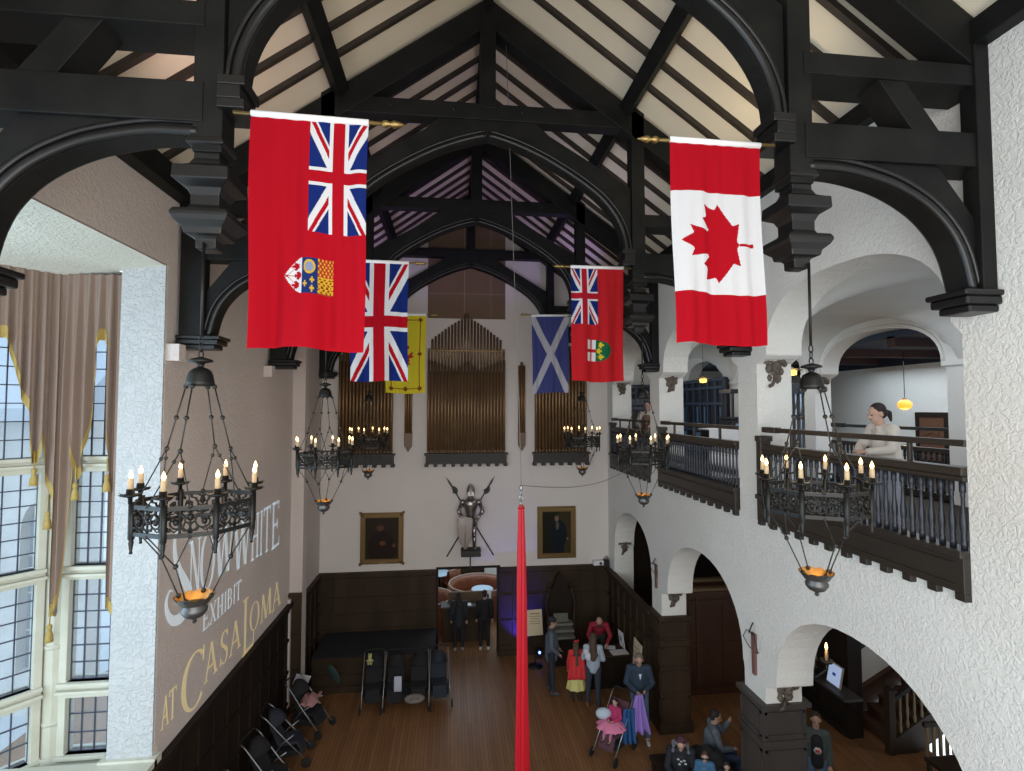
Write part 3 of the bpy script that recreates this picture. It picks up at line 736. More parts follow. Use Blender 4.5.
# ================================================================ ORGAN, PICTURES AND ARMOUR ON THE FAR WALL
def pipe(b, x, y, z0, z1, r):
    b.tube([(x, y, z0), (x, y, z0+.12)], [r*.35, r], 8); b.tube([(x, y, z0+.12), (x, y, z1)], r, 8)
def organ_case(x0, x1, label, topf, bot, n, upper=None, seed=1):
    t = empty('organ_pipes', ((x0+x1)/2, YF-.1, 5.3), 0, label, 'organ pipes', 'organ pipe screens on the far wall')
    b = MB(); b.box(x0-.02, x1+.02, YF-.24, YF, 5.36, 5.62); b.box(x0-.06, x1+.06, YF-.27, YF, 5.60, 5.65); k = int((x1-x0)/.24)
    for i in range(k+1):
        x = x0+(x1-x0)*i/k; b.box(x-.05, x+.05, YF-.22, YF, 5.28, 5.36)
    b.build('corbelled_sill', 'organ_case', t)
    w = (x1-x0)/n
    b = MB(); b.box(x0+.02, x1-.02, YF-.02, YF, 5.62, min(topf(0), topf(1), topf(.28))-.1); b.build('backing', 'organ_pipe_dark', t)
    for i in range(n):
        u = (i+.5)/n; b = MB(); pipe(b, x0+w*(i+.5), YF-.14, 5.62, topf(u), w*.40); b.build('pipe', 'organ_pipe', t)
    if upper:
        for i in range(n):
            u = (i+.5)/n; b = MB(); pipe(b, x0+w*(i+.5), YF-.06, topf(u)-.3, upper(u), w*.36); b.build('pipe', 'organ_pipe', t)
        b = MB(); b.box(x0+.02, x1-.02, YF-.105, YF-.095, 8.5, 8.54); b.build('tie_rail', 'organ_pipe', t)
    return t
def low(u):
    d = abs(u-.5)*2
    return 8.24-.25*min(1, d/.28) if d < .28 else 7.98+.30*(d-.28)/.72
def upp(u):
    d = abs(u-.5)*2
    return 9.58 if d < .05 else 9.48-.75*d**1.25-(.2 if d > .9 else 0)
organ_case(-.70, 1.50, 'wide central screen of brown organ pipes rising to a point', low, 0, 24, upp)
organ_case(-3.1, -1.62, 'narrower screen of organ pipes at the left of the far wall', lambda u: 8.3+.25*abs(math.sin(u*9)), 0, 16)
organ_case(2.33, 3.86, 'narrower screen of organ pipes at the right of the far wall', lambda u: 8.6+.2*abs(math.sin(u*9)), 0, 16)
for x, lab in ((-1.21, 'slim bracketed pair of organ pipes left of the central screen'), (1.97, 'slim bracketed pair of organ pipes right of the central screen')):
    t = empty('organ_pipe_bracket', (x, YF-.05, 5.7), 0, lab, 'organ pipes', 'slim pipe brackets')
    for dx, zt_ in ((-.07, 8.12), (0, 8.22), (.07, 8.12)):
        b = MB(); pipe(b, x+dx, YF-.07, 6.0, zt_, .034); b.build('pipe', 'organ_pipe', t)
    b = MB(); b.prism([(x-.11, 6.22), (x+.11, 6.22), (x+.1, 5.85), (x, 5.68), (x-.1, 5.85)], XZ, YF-.11, YF); b.build('bracket', 'organ_pipe_dark', t, bevel=.01)
t = empty('acoustic_panel', (.4, YF-.02, 9.45), 0, 'tall brown cloth panel on the wall above the central organ pipes', 'panel')
b = MB(); b.box(-.70, 1.50, YF-.03, YF, 9.45, 12.3); b.build('cloth', 'organ_cloth', t)
b = MB()
for x in (.06, .4): pass
b.box(.32, .34, YF-.035, YF, 9.45, 12.3); b.box(1.08, 1.095, YF-.035, YF, 9.45, 12.3); b.box(-.70, 1.50, YF-.035, YF, 10.15, 10.165); b.build('seam', (.28, .22, .17), t)

def frame(x0, x1, z0, z1, label, colf, grp=None, w=.1, y=YF):
    t = empty('framed_painting', ((x0+x1)/2, y-.03, z0), 0, label, 'painting')
    b = MB(); o = [(x0, z0), (x1, z0), (x1, z1), (x0, z1)]
    for e, d0, d1 in ((0, y-.05, y), (w*.3, y-.085, y-.05), (w*.75, y-.06, y-.05)):
        e2 = w if e < w*.5 else w*1.15
        b.prism([(x0+e, z0+e), (x1-e, z0+e), (x1-e, z1-e), (x0+e, z1-e)], XZ, d0, d1, [[(x0+e2, z0+e2), (x1-e2, z0+e2), (x1-e2, z1-e2), (x0+e2, z1-e2)]])
    for cx_ in (x0, x1):
        for cz in (z0, z1):
            if grp: b.box(cx_-.03, cx_+.03, y-.09, y, cz-.03, cz+.03); b.ball((cx_+(.05 if cx_ == x0 else -.05), y-.08, cz+(.05 if cz == z0 else -.05)), .05, 8)
    b.build('frame', 'gold_frame', t, bevel=.008)
    if grp: b = MB(); b.box((x0+x1)/2-.1, (x0+x1)/2+.1, y-.095, y-.08, z0+.02, z0+.06); b.build('name_plate', 'brass', t)
    w2 = w*1.1
    picture('canvas', 60, 80, lambda u, v: (x0+w2+(x1-x0-2*w2)*u, y-.045, z1-w2-(z1-z0-2*w2)*v), colf, 'painted_canvas', t)
    return t
def ell(u, v, cx_, cy_, a, b): return ((u-cx_)/a)**2+((v-cy_)/b)**2 < 1
def p_left(u, v):
    if ell(u, v, .45, .24, .11, .09): return (.10, .055, .032) if v > .2 else (.05, .03, .022)
    if ell(u, v, .52, .62, .09, .06) or ell(u, v, .86, .68, .05, .05): return (.13, .055, .025)
    if ell(u, v, .5, .75, .42, .42): return (.022, .014, .011)
    return (.032, .022, .016)
def p_right(u, v):
    if ell(u, v, .5, .17, .075, .07): return (.20, .12, .085)
    if ell(u, v, .52, .34, .06, .1): return (.10, .085, .07)
    if ell(u, v, .88, .66, .03, .03): return (.2, .12, .085)
    if ell(u, v, .55, .55, .3, .36) or (.33 < u < .75 and v > .6): return (.010, .014, .018)
    return (.040, .032, .014) if u > .55 else (.016, .014, .008)
frame(-2.48, -1.32, 2.64, 4.03, 'dim portrait in a gold frame with raised corners, left of the armour', p_left, True, .12)
frame(2.42, 3.53, 2.64, 4.1, 'portrait of a standing man in black, wide gilt frame, right of the red silk', p_right, None, .13)

# suit of armour on its bracket with two crossed halberds
t = empty('suit_of_armour', (.52, YF-.2, 2.85), 0, 'steel suit of armour with a kite shield standing on a wall bracket between the paintings', 'armour')
ax, ay = .52, YF-.22
b = MB(); b.lathe([(.05, 4.42), (.10, 4.46), (.115, 4.56), (.11, 4.66), (.085, 4.74), (.03, 4.79), (.004, 4.80)], 14, (ax, ay, 0), sy=1.15)
b.box(ax-.012, ax+.012, ay-.15, ay+.1, 4.5, 4.81); b.prism([(ax-.1, 4.48), (ax+.1, 4.48), (ax+.09, 4.6), (ax, 4.64), (ax-.09, 4.6)], XZ, ay-.14, ay-.05); b.build('helmet', 'steel', t, bevel=.01)
b = MB(); b.lathe([(.13, 3.86), (.125, 3.95), (.145, 4.05), (.19, 4.2), (.20, 4.3), (.15, 4.38), (.07, 4.43), (.06, 4.45)], 16, (ax, ay, 0), sy=.75); b.lathe([(.20, 3.66), (.17, 3.78), (.135, 3.88)], 16, (ax, ay, 0), sy=.8); b.build('breastplate', 'steel', t)
for s_ in (-1, 1):
    b = MB(); b.ball((ax+s_*.225, ay, 4.30), .085, 12, (1, .9, 1)); b.tube([(ax+s_*.245, ay, 4.28), (ax+s_*.33, ay-.02, 4.08), (ax+s_*.30, ay-.08, 4.0)], [.06, .05, .055], 10)
    b.ball((ax+s_*.325, ay-.02, 4.06), .06, 10); b.tube([(ax+s_*.32, ay-.04, 4.04), (ax+s_*.18, ay-.17, 3.86)], [.05, .04], 10)
    hx, hz = ax+s_*.15, 3.84
    b.ball((hx, ay-.18, hz), .045, 8, (1.1, .8, 1))
    for j in range(4): b.tube([(hx-s_*.02+j*.012, ay-.2, hz-.01), (hx-s_*.035+j*.012, ay-.235, hz-.03), (hx-s_*.03+j*.012, ay-.225, hz-.055)], .0085, 5)
    b.tube([(hx+s_*.03, ay-.19, hz+.01), (hx+s_*.01, ay-.23, hz+.02)], .009, 5); b.build('arm', 'steel', t)
    b = MB(); b.tube([(ax+s_*.09, ay, 3.72), (ax+s_*.10, ay-.01, 3.42), (ax+s_*.10, ay, 3.38)], [.085, .06, .06], 10); b.ball((ax+s_*.10, ay-.02, 3.40), .062, 10); b.tube([(ax+s_*.10, ay, 3.38), (ax+s_*.105, ay+.01, 3.24), (ax+s_*.105, ay, 3.08)], [.052, .058, .038], 10)
    b.ball((ax+s_*.11, ay-.07, 3.055), .045, 8, (1, 2, .75)); b.build('leg', 'steel', t)
b = MB(); sx, sz = ax-.16, 3.62
sh = [(-.2, .30), (-.06, .33), (.0, .35), (.06, .33), (.2, .30), (.205, .1), (.19, -.15), (.13, -.38), (0, -.55), (-.13, -.38), (-.19, -.15), (-.205, .1)]
b.prism([(sx+u, sz+v) for u, v in sh], XZ, ay-.27, ay-.245); b.prism([(sx+u*.9, sz+v*.9) for u, v in sh], XZ, ay-.285, ay-.27); b.tube([(sx, ay-.29, sz+.3), (sx, ay-.29, sz-.48)], .012, 6); b.build('shield', 'steel', t, bevel=.006)
b = MB(); b.box(ax-.23, ax+.25, YF-.42, YF, 2.9, 3.01); b.box(ax-.26, ax+.28, YF-.44, YF, 2.98, 3.02); b.box(ax-.26, ax+.28, YF-.44, YF, 2.86, 2.9); b.lathe([(.03, 2.86), (.02, 2.75), (.015, 2.5), (.03, 2.47), (.004, 2.4)], 8, (ax, YF-.06, 0)); b.build('bracket', 'organ_case', t, bevel=.01)
for s_ in (-1, 1):
    t = empty('halberd', (ax, YF-.05, 3.05), 0, 'long halberd on the wall behind the armour, its blade up at '+('upper left' if s_ < 0 else 'upper right'), 'halberd', None)
    p0 = Vector((ax-s_*.65, YF-.03, 2.78)); p1 = Vector((ax+s_*.68, YF-.03, 4.98)); p1b = p0.lerp(p1, .86); b = MB(); b.tube([p0, p1b], .02, 6); b.build('shaft', (.05, .04, .04), t)
    d = (p1-p0).normalized(); n = Vector((d.z, 0, -d.x))
    def pt(a, c, dy=0): return tuple(p0.lerp(p1, a)+n*c+Vector((0, dy, 0)))
    b = MB(); o = [(1.0, 0), (.93, .025), (.88, .02), (.86, .07), (.83, .10), (.80, .075), (.78, .02), (.78, -.02), (.80, -.03), (.81, -.08), (.84, -.03), (.88, -.02), (.93, -.025)]
    b.prism(o, lambda u, v, dd: pt(u, v, dd), -.012, .012); b.build('blade', 'organ_case', t)
# ================================================================ GALLERY BEHIND THE RIGHT WALL
XG = 8.3
m = MB(); m.box(XR+.02, 12.4, 2.4, 19, 5.12, 5.3); struct('floor_gallery', m, 'oak_dark')
m = MB()
for (y0, y1) in ((.7, 4.0), (4.0, 7.58), (7.58, 11.3), (11.3, 14.9), (14.9, 19)):
    def vault(u, v, y0=y0, y1=y1):
        x = XR+.5+(XG-XR-.5)*u; y = y0+(y1-y0)*v; tx = abs(2*u-1); ty = abs(2*v-1)
        tx = min(1, tx/.93); ty = min(1, ty/.86)
        a = (1-ty**2.4)**(1/2.4); b = (1-tx**2.4)**(1/2.4)
        return (x, y, 7.7+.95*max(a, b))
    m.grid(24, 24, vault)
struct('ceiling_gallery', m, 'smooth_white')
m = MB(); m.box(XR+.5, XG+.4, 2.4, 19, 8.75, 8.85); struct('ceiling_gallery_slab', m, 'smooth_white')
up2 = [opening(y0, y1, 5.3, y0+.1, y1-.25, 7.68, 8.45, 2.4) for y0, y1 in ((4.15, 7.32), (7.95, 11.2), (11.57, 14.4), (15.2, 18.0))]
m = MB(); m.prism([(.7, 5.3), (19, 5.3), (19, 8.8), (.7, 8.8)], YZ, XG, XG+.4, up2); struct('wall_gallery', m, 'smooth_white')
m = MB()
for (y0, y1) in ((4.25, 7.07), (8.05, 10.95), (11.67, 14.15)):     # rounded archivolt and impost mouldings
    m.tube([(XG-.01, a, b) for a, b in sarch((y0+y1)/2, (y1-y0)/2+.05, 7.68, .82, 2.4)], .03, 6)
for (y0, y1) in ((7.3, 7.97), (11.18, 11.6), (14.38, 15.2)):
    m.box(XG-.04, XG+.44, y0-.04, y1+.04, 7.62, 7.70)
struct('trim_13', m, 'smooth_white')
m = MB(); m.box(12, 12.4, 2.4, 19, 5.1, 9); m.box(XR+.5, 12.4, 18.9, 19.2, 5.1, 9); struct('wall_gallery_back', m, 'plaster')
m = MB(); m.box(XG+.4, 12.2, 2.4, 19, 8.3, 8.5); struct('ceiling_back_room', m, (.03, .045, .075))
for y in (5.5, 7.5, 9.5, 11.5, 13.5):
    b = MB(); b.box(XG+.4, 12.2, y-.1, y+.1, 8.12, 8.35); tag(b.build('ceiling_beam', (.045, .02, .02), bevel=.01), 'dark red-brown beam across the blue ceiling of the room behind the gallery', 'roof beam', 'beams of the back room ceiling')
m = MB(); m.box(11.9, 12, 2.4, 19, 8.05, 8.3); struct('trim_14', m, (.02, .028, .045))

# balconies: panelled beam with teeth, turned balusters, hand rail and the raised safety rail
def baluster_mb(h):
    b = MB(); b.lathe([(.026, 0), (.026, .08), (.018, .09), (.026, .11), (.019, .13), (.028, .18), (.030, .24), (.018, h*.55), (.015, h*.75), (.022, h*.78), (.015, h*.80), (.026, h*.84), (.026, h)], 6); return b
def balcony(y0, y1, label, raised=True, newel_hi=True):
    t = empty('gallery_balustrade', (XR-.02, (y0+y1)/2, 5.2), 0, label, 'balustrade', 'dark wood balustrades of the right gallery')
    b = MB(); b.box(XR-.07, XR+.12, y0, y1, 5.28, 5.60); b.box(XR-.10, XR+.14, y0, y1, 5.585, 5.65)
    b.box(XR-.085, XR-.07, y0+.08, y1-.08, 5.34, 5.355); b.box(XR-.085, XR-.07, y0+.08, y1-.08, 5.53, 5.545)
    n = max(2, round((y1-y0)/.28))
    for i in range(n+1):
        y = y0+.05+(y1-y0-.1)*i/n; b.box(XR-.065, XR+.1, max(y0, y-.05), min(y1, y+.05), 5.21, 5.28)
    b.build('beam', 'oak_rail', t, bevel=.006)
    b = MB(); b.box(XR-.06, XR+.08, y0, y1, 6.30, 6.38); b.box(XR-.04, XR+.06, y0, y1, 6.25, 6.30); b.build('hand_rail', 'oak_rail', t, bevel=.012)
    n = round((y1-y0)/.104); o = None
    for i in range(n):
        y = y0+(y1-y0)*(i+.5)/n
        if o is None: o = baluster_mb(.61).build('baluster', 'baluster', t, world=False); o0 = o
        else: o = o0.copy(); C.objects.link(o)
        o.location = (.02, y-(y0+y1)/2, .45)
    b = MB(); b.box(XR-.07, XR+.09, y1-.12, y1, 5.6, 6.5); b.box(XR-.09, XR+.11, y1-.14, y1+.0, 6.42, 6.50); b.build('newel_post', 'oak_rail', t, bevel=.01)
    if raised:
        b = MB(); b.box(XR-.02, XR+.05, y0, y1-.12, 6.56, 6.62); b.box(XR-.04, XR+.07, y1-.4, y1-.1, 6.55, 6.63)
        for y in (y0+.6, (y0+y1)/2, y1-.7): b.box(XR-.0, XR+.04, y-.02, y+.02, 6.36, 6.58)
        b.build('safety_rail', 'oak_rail', t, bevel=.008)
    return t
balcony(4.15, 7.27, 'dark balustrade with raised rail in the nearest gallery opening, behind the woman in cream')
balcony(7.87, 11.0, 'dark balustrade in the middle gallery opening, beneath the maple leaf flag')
balcony(11.57, 14.5, 'dark balustrade in the farthest gallery opening, beside the organ wall')
# balustrade of the inner arcade
t = empty('inner_balustrade', (XG+.15, 9.4, 5.3), 0, 'second balustrade with black top rail inside the gallery, below the amber lamp', 'balustrade')
b = MB(); b.box(XG+.1, XG+.2, 7.95, 10.85, 6.12, 6.2); b.box(XG+.1, XG+.2, 7.95, 10.85, 5.3, 5.42); b.build('rail', 'oak_rail', t)
b = MB(); b.box(XG+.12, XG+.17, 7.95, 10.85, 6.50, 6.56); b.box(XG+.1, XG+.19, 10.5, 10.85, 6.49, 6.58); b.build('top_rail', 'black_plastic', t)
for i in range(26):
    if i == 0: o0 = baluster_mb(.7).build('baluster', 'baluster', t, world=False)
    else: o0_ = o0.copy(); C.objects.link(o0_); o0_.location = (0, -1.4+.11*i, .12)
o0.location = (0, -1.4, .12)
# grotesque corbels under the arch springings
def corbel(x, y, z, sx, label, s_=1.0, rz=0, seed=0):
    rnd = random.Random(seed); b = MB()
    b.box(-.22*s_, .22*s_, -.2*s_, .02, -.03, .02)
    for k in range(26):
        zz = -rnd.random()*.36; w = 1-abs(zz)/.5
        b.ball(((rnd.random()-.5)*.34*w*s_, -.02-rnd.random()*.15*w*s_, zz*s_), (.035+.03*rnd.random())*s_, 7, (1, 1, 1.25))
    b.ball((0, -.13*s_, -.12*s_), .075*s_, 8, (1, .9, 1.2)); b.ball((0, -.2*s_, -.13*s_), .025*s_, 6)
    b.tube([(.02, -.08*s_, -.28*s_), (-.06*s_, -.12*s_, -.38*s_), (-.10*s_, -.1*s_, -.40*s_)], .025*s_, 6)
    o = b.build('grotesque_corbel', 'corbel', None); o.data.transform(Matrix.Rotation(rz, 4, 'Z')); o.location = (x, y, z-.42*s_)
    tag(o, label, 'corbel', 'carved grotesque corbels'); return o
corbel(4.78, 7.30, 7.64, 1, 'carved brown corbel under the nearest upper arch, right of the maple leaf flag', 1.05, 0, 1)
corbel(4.78, 11.01, 7.64, 1, 'carved brown corbel under the middle upper arch, left of a hanging brass lamp', .95, 0, 2)
corbel(4.78, 14.38, 7.62, 1, 'carved corbel below the lower right corner of the red flag with green shield', .85, 0, 3)
corbel(8.5, 11.18, 7.66, 1, 'dark carved corbel inside the gallery, behind the right chandelier', 1.0, 0, 4)
corbel(4.78, 7.23, 3.02, 1, 'carved corbel low on the near pier, beside the candle sconce', 1.1, 0, 5)
corbel(4.78, 11.01, 3.05, 1, 'carved corbel low on the second pier, above the panelled screen', 1.05, 0, 6)
corbel(4.78, 14.33, 3.15, 1, 'small carved corbel under the farthest low arch', .8, 0, 7)
# lamps of the gallery
def shade_lamp(x, y, z, label):
    t = empty('pendant_lamp', (x, y, z), 0, label, 'lamp', 'brass-shaded pendant lamps of the gallery')
    b = MB(); b.tube([(x, y, z+.1), (x, y, 8.64)], .006, 5); b.build('cord', 'iron', t)
    b = MB(); b.lathe([(.02, z+.1), (.03, z+.08), (.20, z+.045), (.21, z+.035), (.03, z+.05)], 16, (x, y, 0)); b.build('disc_shade', 'brass', t)
    b = MB(); b.lathe([(.05, z+.05), (.10, z+.03), (.09, z-.06), (.06, z-.065)], 12, (x, y, 0)); b.build('glass', 'amber_glass', t)
    point('lamp_light', (x, y, z-.15), 6, (1, .7, .35), .08)
shade_lamp(6.7, 9.7, 7.62, 'brass disc lamp hanging right beside the nearest upper corbel')
shade_lamp(6.75, 13.5, 7.66, 'brass disc lamp hanging in the middle gallery bay under the maple leaf flag')
shade_lamp(5.75, 16.8, 7.55, 'small brass disc lamp in the farthest gallery bay, right of the shield flag')
t = empty('globe_lamp', (10, 10.6, 6.85), 0, 'amber glass globe lamp hanging on a thin cord behind the woman in cream', 'lamp')
b = MB(); b.tube([(10, 10.6, 7.12), (10, 10.6, 8.15)], .008, 5); b.build('cord', 'iron', t)
b = MB(); b.lathe([(.02, 7.14), (.04, 7.12), (.04, 7.09), (.05, 7.08)], 10, (10, 10.6, 0)); b.build('cap', 'brass', t)
b = MB(); b.ball((10, 10.6, 6.98), .14, 16, (1, 1, .82)); b.build('globe', 'orange_globe', t)
point('lamp_light', (10, 10.6, 6.7), 14, (1, .55, .2), .12)
t = empty('carved_board', (11.95, 12.2, 5.95), 0, 'brown carved wooden panel on the far wall, right of the amber globe lamp', 'panel')
b = MB(); b.prism([(11.45, 5.5), (12.35, 5.5), (12.35, 6.8), (11.45, 6.8)], YZ, 11.93, 12.0, [[(11.55, 5.6), (12.25, 5.6), (12.25, 6.68), (11.55, 6.68)]]); b.build('frame', 'oak_dark', t)
b = MB(); b.box(11.95, 12, 11.55, 12.25, 5.6, 6.68); b.prism([(11.7, 6.2), (11.9, 6.3), (12.1, 6.2), (12.1, 6.5), (11.9, 6.6), (11.7, 6.5)], YZ, 11.93, 11.96); b.build('board', (.11, .045, .02), t)
# dark carved screens and furniture at the far end of the gallery
def screen(name, x0, x1, y0, y1, z0, z1, axis, label, nb):
    t = empty(name, ((x0+x1)/2, (y0+y1)/2, z0), 0, label, 'screen')
    b = MB(); b.box(x0, x1, y0, y1, z0, z1); b.build('board', 'navy_wood', t)
    L0, L1 = (x0, x1) if axis == 'x' else (y0, y1); f = MB(); g = MB()
    def put(mb, a0, a1, c0, c1, e0, e1):
        if axis == 'x': mb.box(a0, a1, y0-e1, y0-e0, c0, c1)
        else: mb.box(x0-e1, x0-e0, a0, a1, c0, c1)
    for i in range(nb+1):
        a = L0+(L1-L0)*i/nb; put(f, a-.04, a+.04, z0, z1, 0, .07)
    for c in (z0+.1, z0+.9, z0+1.75, z1-.3, z1-.06): put(f, L0, L1, c-.04, c+.04, 0, .09)
    for i in range(nb):
        a = L0+(L1-L0)*(i+.5)/nb
        if i % 3 != 1: put(g, a-(L1-L0)/nb*.3, a+(L1-L0)/nb*.3, z0+.2, z0+.8, 0, .03); put(g, a-.03, a+.03, z0+1.0, z0+1.65, 0, .05)
    f.build('frame', 'navy_wood_light', t); g.build('panel', 'blue_panel', t)
screen('timber_screen', XG-.15, XG-.02, 14.9, 18.4, 5.3, 7.85, 'y', 'dark blue-black panelled timber screen at the end of the middle gallery bay', 7)
screen('timber_screen', XR+.6, XG-.2, 18.3, 18.45, 5.3, 7.75, 'x', 'nearly black timber screen across the far end of the gallery, behind the person', 6)
screen('timber_screen', XR+.6, 6.5, 16.0, 16.12, 5.3, 7.2, 'x', 'black timber screen in the farthest opening, directly behind the person at the rail', 3)
t = empty('display_case', (7.6, 13.2, 5.3), 0, 'dark display cabinet with glass columns in the middle gallery bay', 'cabinet')
b = MB(); b.box(7.2, 8.2, 12.9, 13.5, 6.35, 6.62); b.box(7.25, 8.15, 12.95, 13.45, 5.3, 6.35); b.build('body', 'navy_wood', t, bevel=.02)
b = MB(); b.box(7.15, 8.2, 12.85, 13.5, 6.62, 6.67); b.box(7.2, 8.2, 12.9, 13.5, 7.3, 7.4)
for x in (7.25, 8.12): b.box(x, x+.05, 12.92, 12.97, 6.62, 7.3); b.box(x, x+.05, 13.42, 13.47, 6.62, 7.3)
b.build('frame', 'navy_wood', t)
b = MB()
for k, x in enumerate((7.8, 7.95)): b.lathe([(.05, 6.67), (.06, 6.9), (.05, 7.28)], 10, (x, 13.1, 0))
b.build('column', (.25, .33, .42), t)
b = MB(); b.ball((7.35, 12.88, 6.46), .05, 8); b.build('knob', (.2, .35, .55), t)
t = empty('draped_table', (6.3, 11.6, 5.3), 0, 'table under a white cloth behind the middle balustrade', 'table')
b = MB(); b.grid(20, 6, lambda u, v: (5.8+.9*(u if v > 0 else u)+.0, 11.35-.02*math.sin(u*30)*v, 6.42-1.1*v)); b.box(5.8, 6.7, 11.35, 11.9, 6.40, 6.43); b.build('cloth', 'white_cloth', t)
b = MB(); b.box(5.85, 6.65, 11.4, 11.85, 5.3, 6.39); b.build('base', 'oak_dark', t)
t = empty('pole_rack', (9.7, 13.6, 5.3), 0, 'tall black rack of pale rods seen just right of the near pier', 'rack')
b = MB()
for x in (9.3, 10.0): b.box(x-.06, x+.06, 13.5, 13.6, 5.3, 7.6)
for z in (5.35, 6.6, 7.3): b.box(9.3, 10.0, 13.48, 13.62, z, z+.12 if z < 7 else z+.3)
b.build('frame', 'navy_wood', t)
for i in range(4): b = MB(); b.tube([(9.42+i*.15, 13.5, 5.4), (9.42+i*.15, 13.5, 7.3)], .02, 6); b.build('rod', (.35, .45, .55), t)
area('back_room_fill', (10.4, 9.6, 7.95), (0, 0, 0), 2.4, 8, 170, (.75, .88, 1.0))  # added area light to brighten the back room, no window there
area('gallery_fill', (6.7, 8.4, 8.5), (0, 0, 0), 2.0, 11, 110, (.92, .95, 1.0))  # added fill under the closed vault to lift the gallery

# ================================================================ CORRIDOR BEHIND THE LOWER ARCHES
m = MB(); m.box(XR+.5, 13, 1, 15, 5.0, 5.12); struct('ceiling_corridor', m, 'oak_dark')
m = MB(); m.box(XG, XG+.12, 10.44, 15, 0, 5.0); panelled(m, 'y', 10.44, 15, 0, 4.9, XG, -1, 5, (.25, 1.0, 2.6, 3.8)); m.box(XG-.02, XG+.3, 10.38, 10.46, 0, 5); struct('wall_corridor', m, 'oak_dark')
m = MB(); m.box(XG+.1, 13, 11.1, 11.25, 0, 5.0); struct('wall_stair', m, 'plaster')
m = MB(); m.box(12.2, 12.4, 1, 11.2, 0, 5.0); m.box(XR+.5, 12.4, 1.0, 1.2, 0, 5); struct('wall_corridor_back', m, 'oak_dark')
m = MB(); m.prism([(XG+.3, 0), (XG+.3, .35), (11.6, 1.9), (11.6, 0)], XZ, 11.02, 11.1); m.prism([(XG+.3, .35), (XG+.3, .42), (11.6, 1.97), (11.6, 1.9)], XZ, 10.98, 11.1); struct('trim_15', m, 'oak_red')
m = MB(); m.box(XR+.55, 8.3, 14.9, 15.1, 0, 5); struct('wall_corridor_end', m, 'oak_dark')
t = empty('staircase', (10.3, 10.4, 0), 0, 'brown wooden staircase with balusters seen through the nearest low arch', 'staircase')
for i in range(9):
    x = 8.9+i*.28; b = MB(); b.box(x, x+.32, 9.95, 10.95, .17*i, .17*(i+1)); b.box(x-.02, x+.32, 9.93, 10.95, .17*(i+1), .17*(i+1)+.03); b.build('step', 'oak_red', t)
b = MB(); b.prism([(8.75, 0), (8.75, .25), (11.5, 1.85), (11.5, 1.2), (9.3, 0)], XZ, 9.82, 9.9); b.build('stringer', 'oak', t)
b = MB(); b.beam((8.8, 9.86, 1.05), (11.5, 9.86, 2.65), .09, .08); b.build('hand_rail', 'oak_dark', t)
b = MB(); b.beam((8.5, 10.98, 1.25), (11.5, 10.98, 3.0), .07, .07); b.build('wall_rail', 'black_plastic', t)
for i in range(16):
    x = 8.98+i*.16; z = .28+(x-8.75)*.582; b = MB(); b.lathe([(.028, 0), (.028, .12), (.016, .16), (.026, .3), (.018, .5), (.026, .66), (.026, .8)], 6, (x, 9.86, z-.03)); b.build('baluster', (.30, .24, .15), t)
b = MB(); b.box(8.68, 8.82, 9.79, 9.93, 0, 1.3); b.box(8.65, 8.85, 9.76, 9.96, 1.22, 1.28); b.ball((8.75, 9.86, 1.36), .09, 10); b.build('newel_post', 'oak', t, bevel=.01)
t = empty('stored_bench', (9.25, 8.9, 0), 0, 'dark wooden bench with pale slatted back in front of the staircase', 'bench')
b = MB(); b.box(8.7, 9.9, 8.6, 9.05, .4, .46); b.build('seat', 'oak', t)
for i in range(9): b = MB(); b.box(8.75+i*.135, 8.8+i*.135, 9.03, 9.07, .46, 1.0); b.build('slat', (.26, .20, .12), t)
b = MB(); b.box(8.7, 9.9, 9.02, 9.08, 1.0, 1.08); b.build('top_rail', 'oak', t)
for x in (8.75, 9.85):
    for y in (8.65, 9.0): b = MB(); b.box(x-.03, x+.03, y-.03, y+.03, 0, .4); b.build('leg', 'oak', t)
# shelf with a framed notice against the panelled wall
t = empty('notice_shelf', (8.15, 10.5, .9), 0, 'dark shelf bracketed to the panelled wall near the staircase', 'shelf')
b = MB(); b.box(7.85, XG-.05, 9.95, 11.0, 1.0, 1.05); b.build('board', 'oak_grey', t)
b = MB(); b.prism([(7.95, 1.0), (XG-.05, 1.0), (XG-.05, .75)], XZ, 10.15, 10.2); b.prism([(7.95, 1.0), (XG-.05, 1.0), (XG-.05, .75)], XZ, 10.75, 10.8); b.build('bracket', 'oak_dark', t)
t = empty('framed_notice', (8.1, 10.5, 1.05), 0, 'white framed notice with a blue mark standing on the corridor shelf', 'sign')
b = MB(); b.obox((8.08, 10.5, 1.27), (.03, .40, .44), (0, R(12), 0)); b.build('frame', (.35, .30, .24), t)
b = MB(); b.obox((8.062, 10.5, 1.272), (.01, .35, .39), (0, R(12), 0)); b.build('sheet', 'paper_lit', t)
b = MB(); b.obox((8.055, 10.5, 1.28), (.004, .09, .06), (0, R(12), 0)); b.build('mark', (.05, .15, .6), t)
# reddish panelled wardrobe seen through the middle arch
t = empty('wardrobe', (6.3, 12.8, 0), 0, 'tall reddish panelled wooden lobby box behind the middle low arch', 'cabinet')
b = MB(); b.box(5.25, 7.3, 12.4, 13.1, 0, 2.45); panelled(b, 'x', 5.25, 7.3, 0, 2.4, 12.4, -1, 3, (.2, 1.2, 2.2), .04); b.build('body', 'oak_red', t)
b = MB(); b.prism([(5.2, 12.33), (7.35, 12.33), (7.35, 13.15), (5.2, 13.15)], XY, 2.45, 2.52, [[(5.38, 12.5), (7.15, 12.5), (7.15, 13.0), (5.38, 13.0)]]); b.build('cornice', (.17, .12, .07), t)
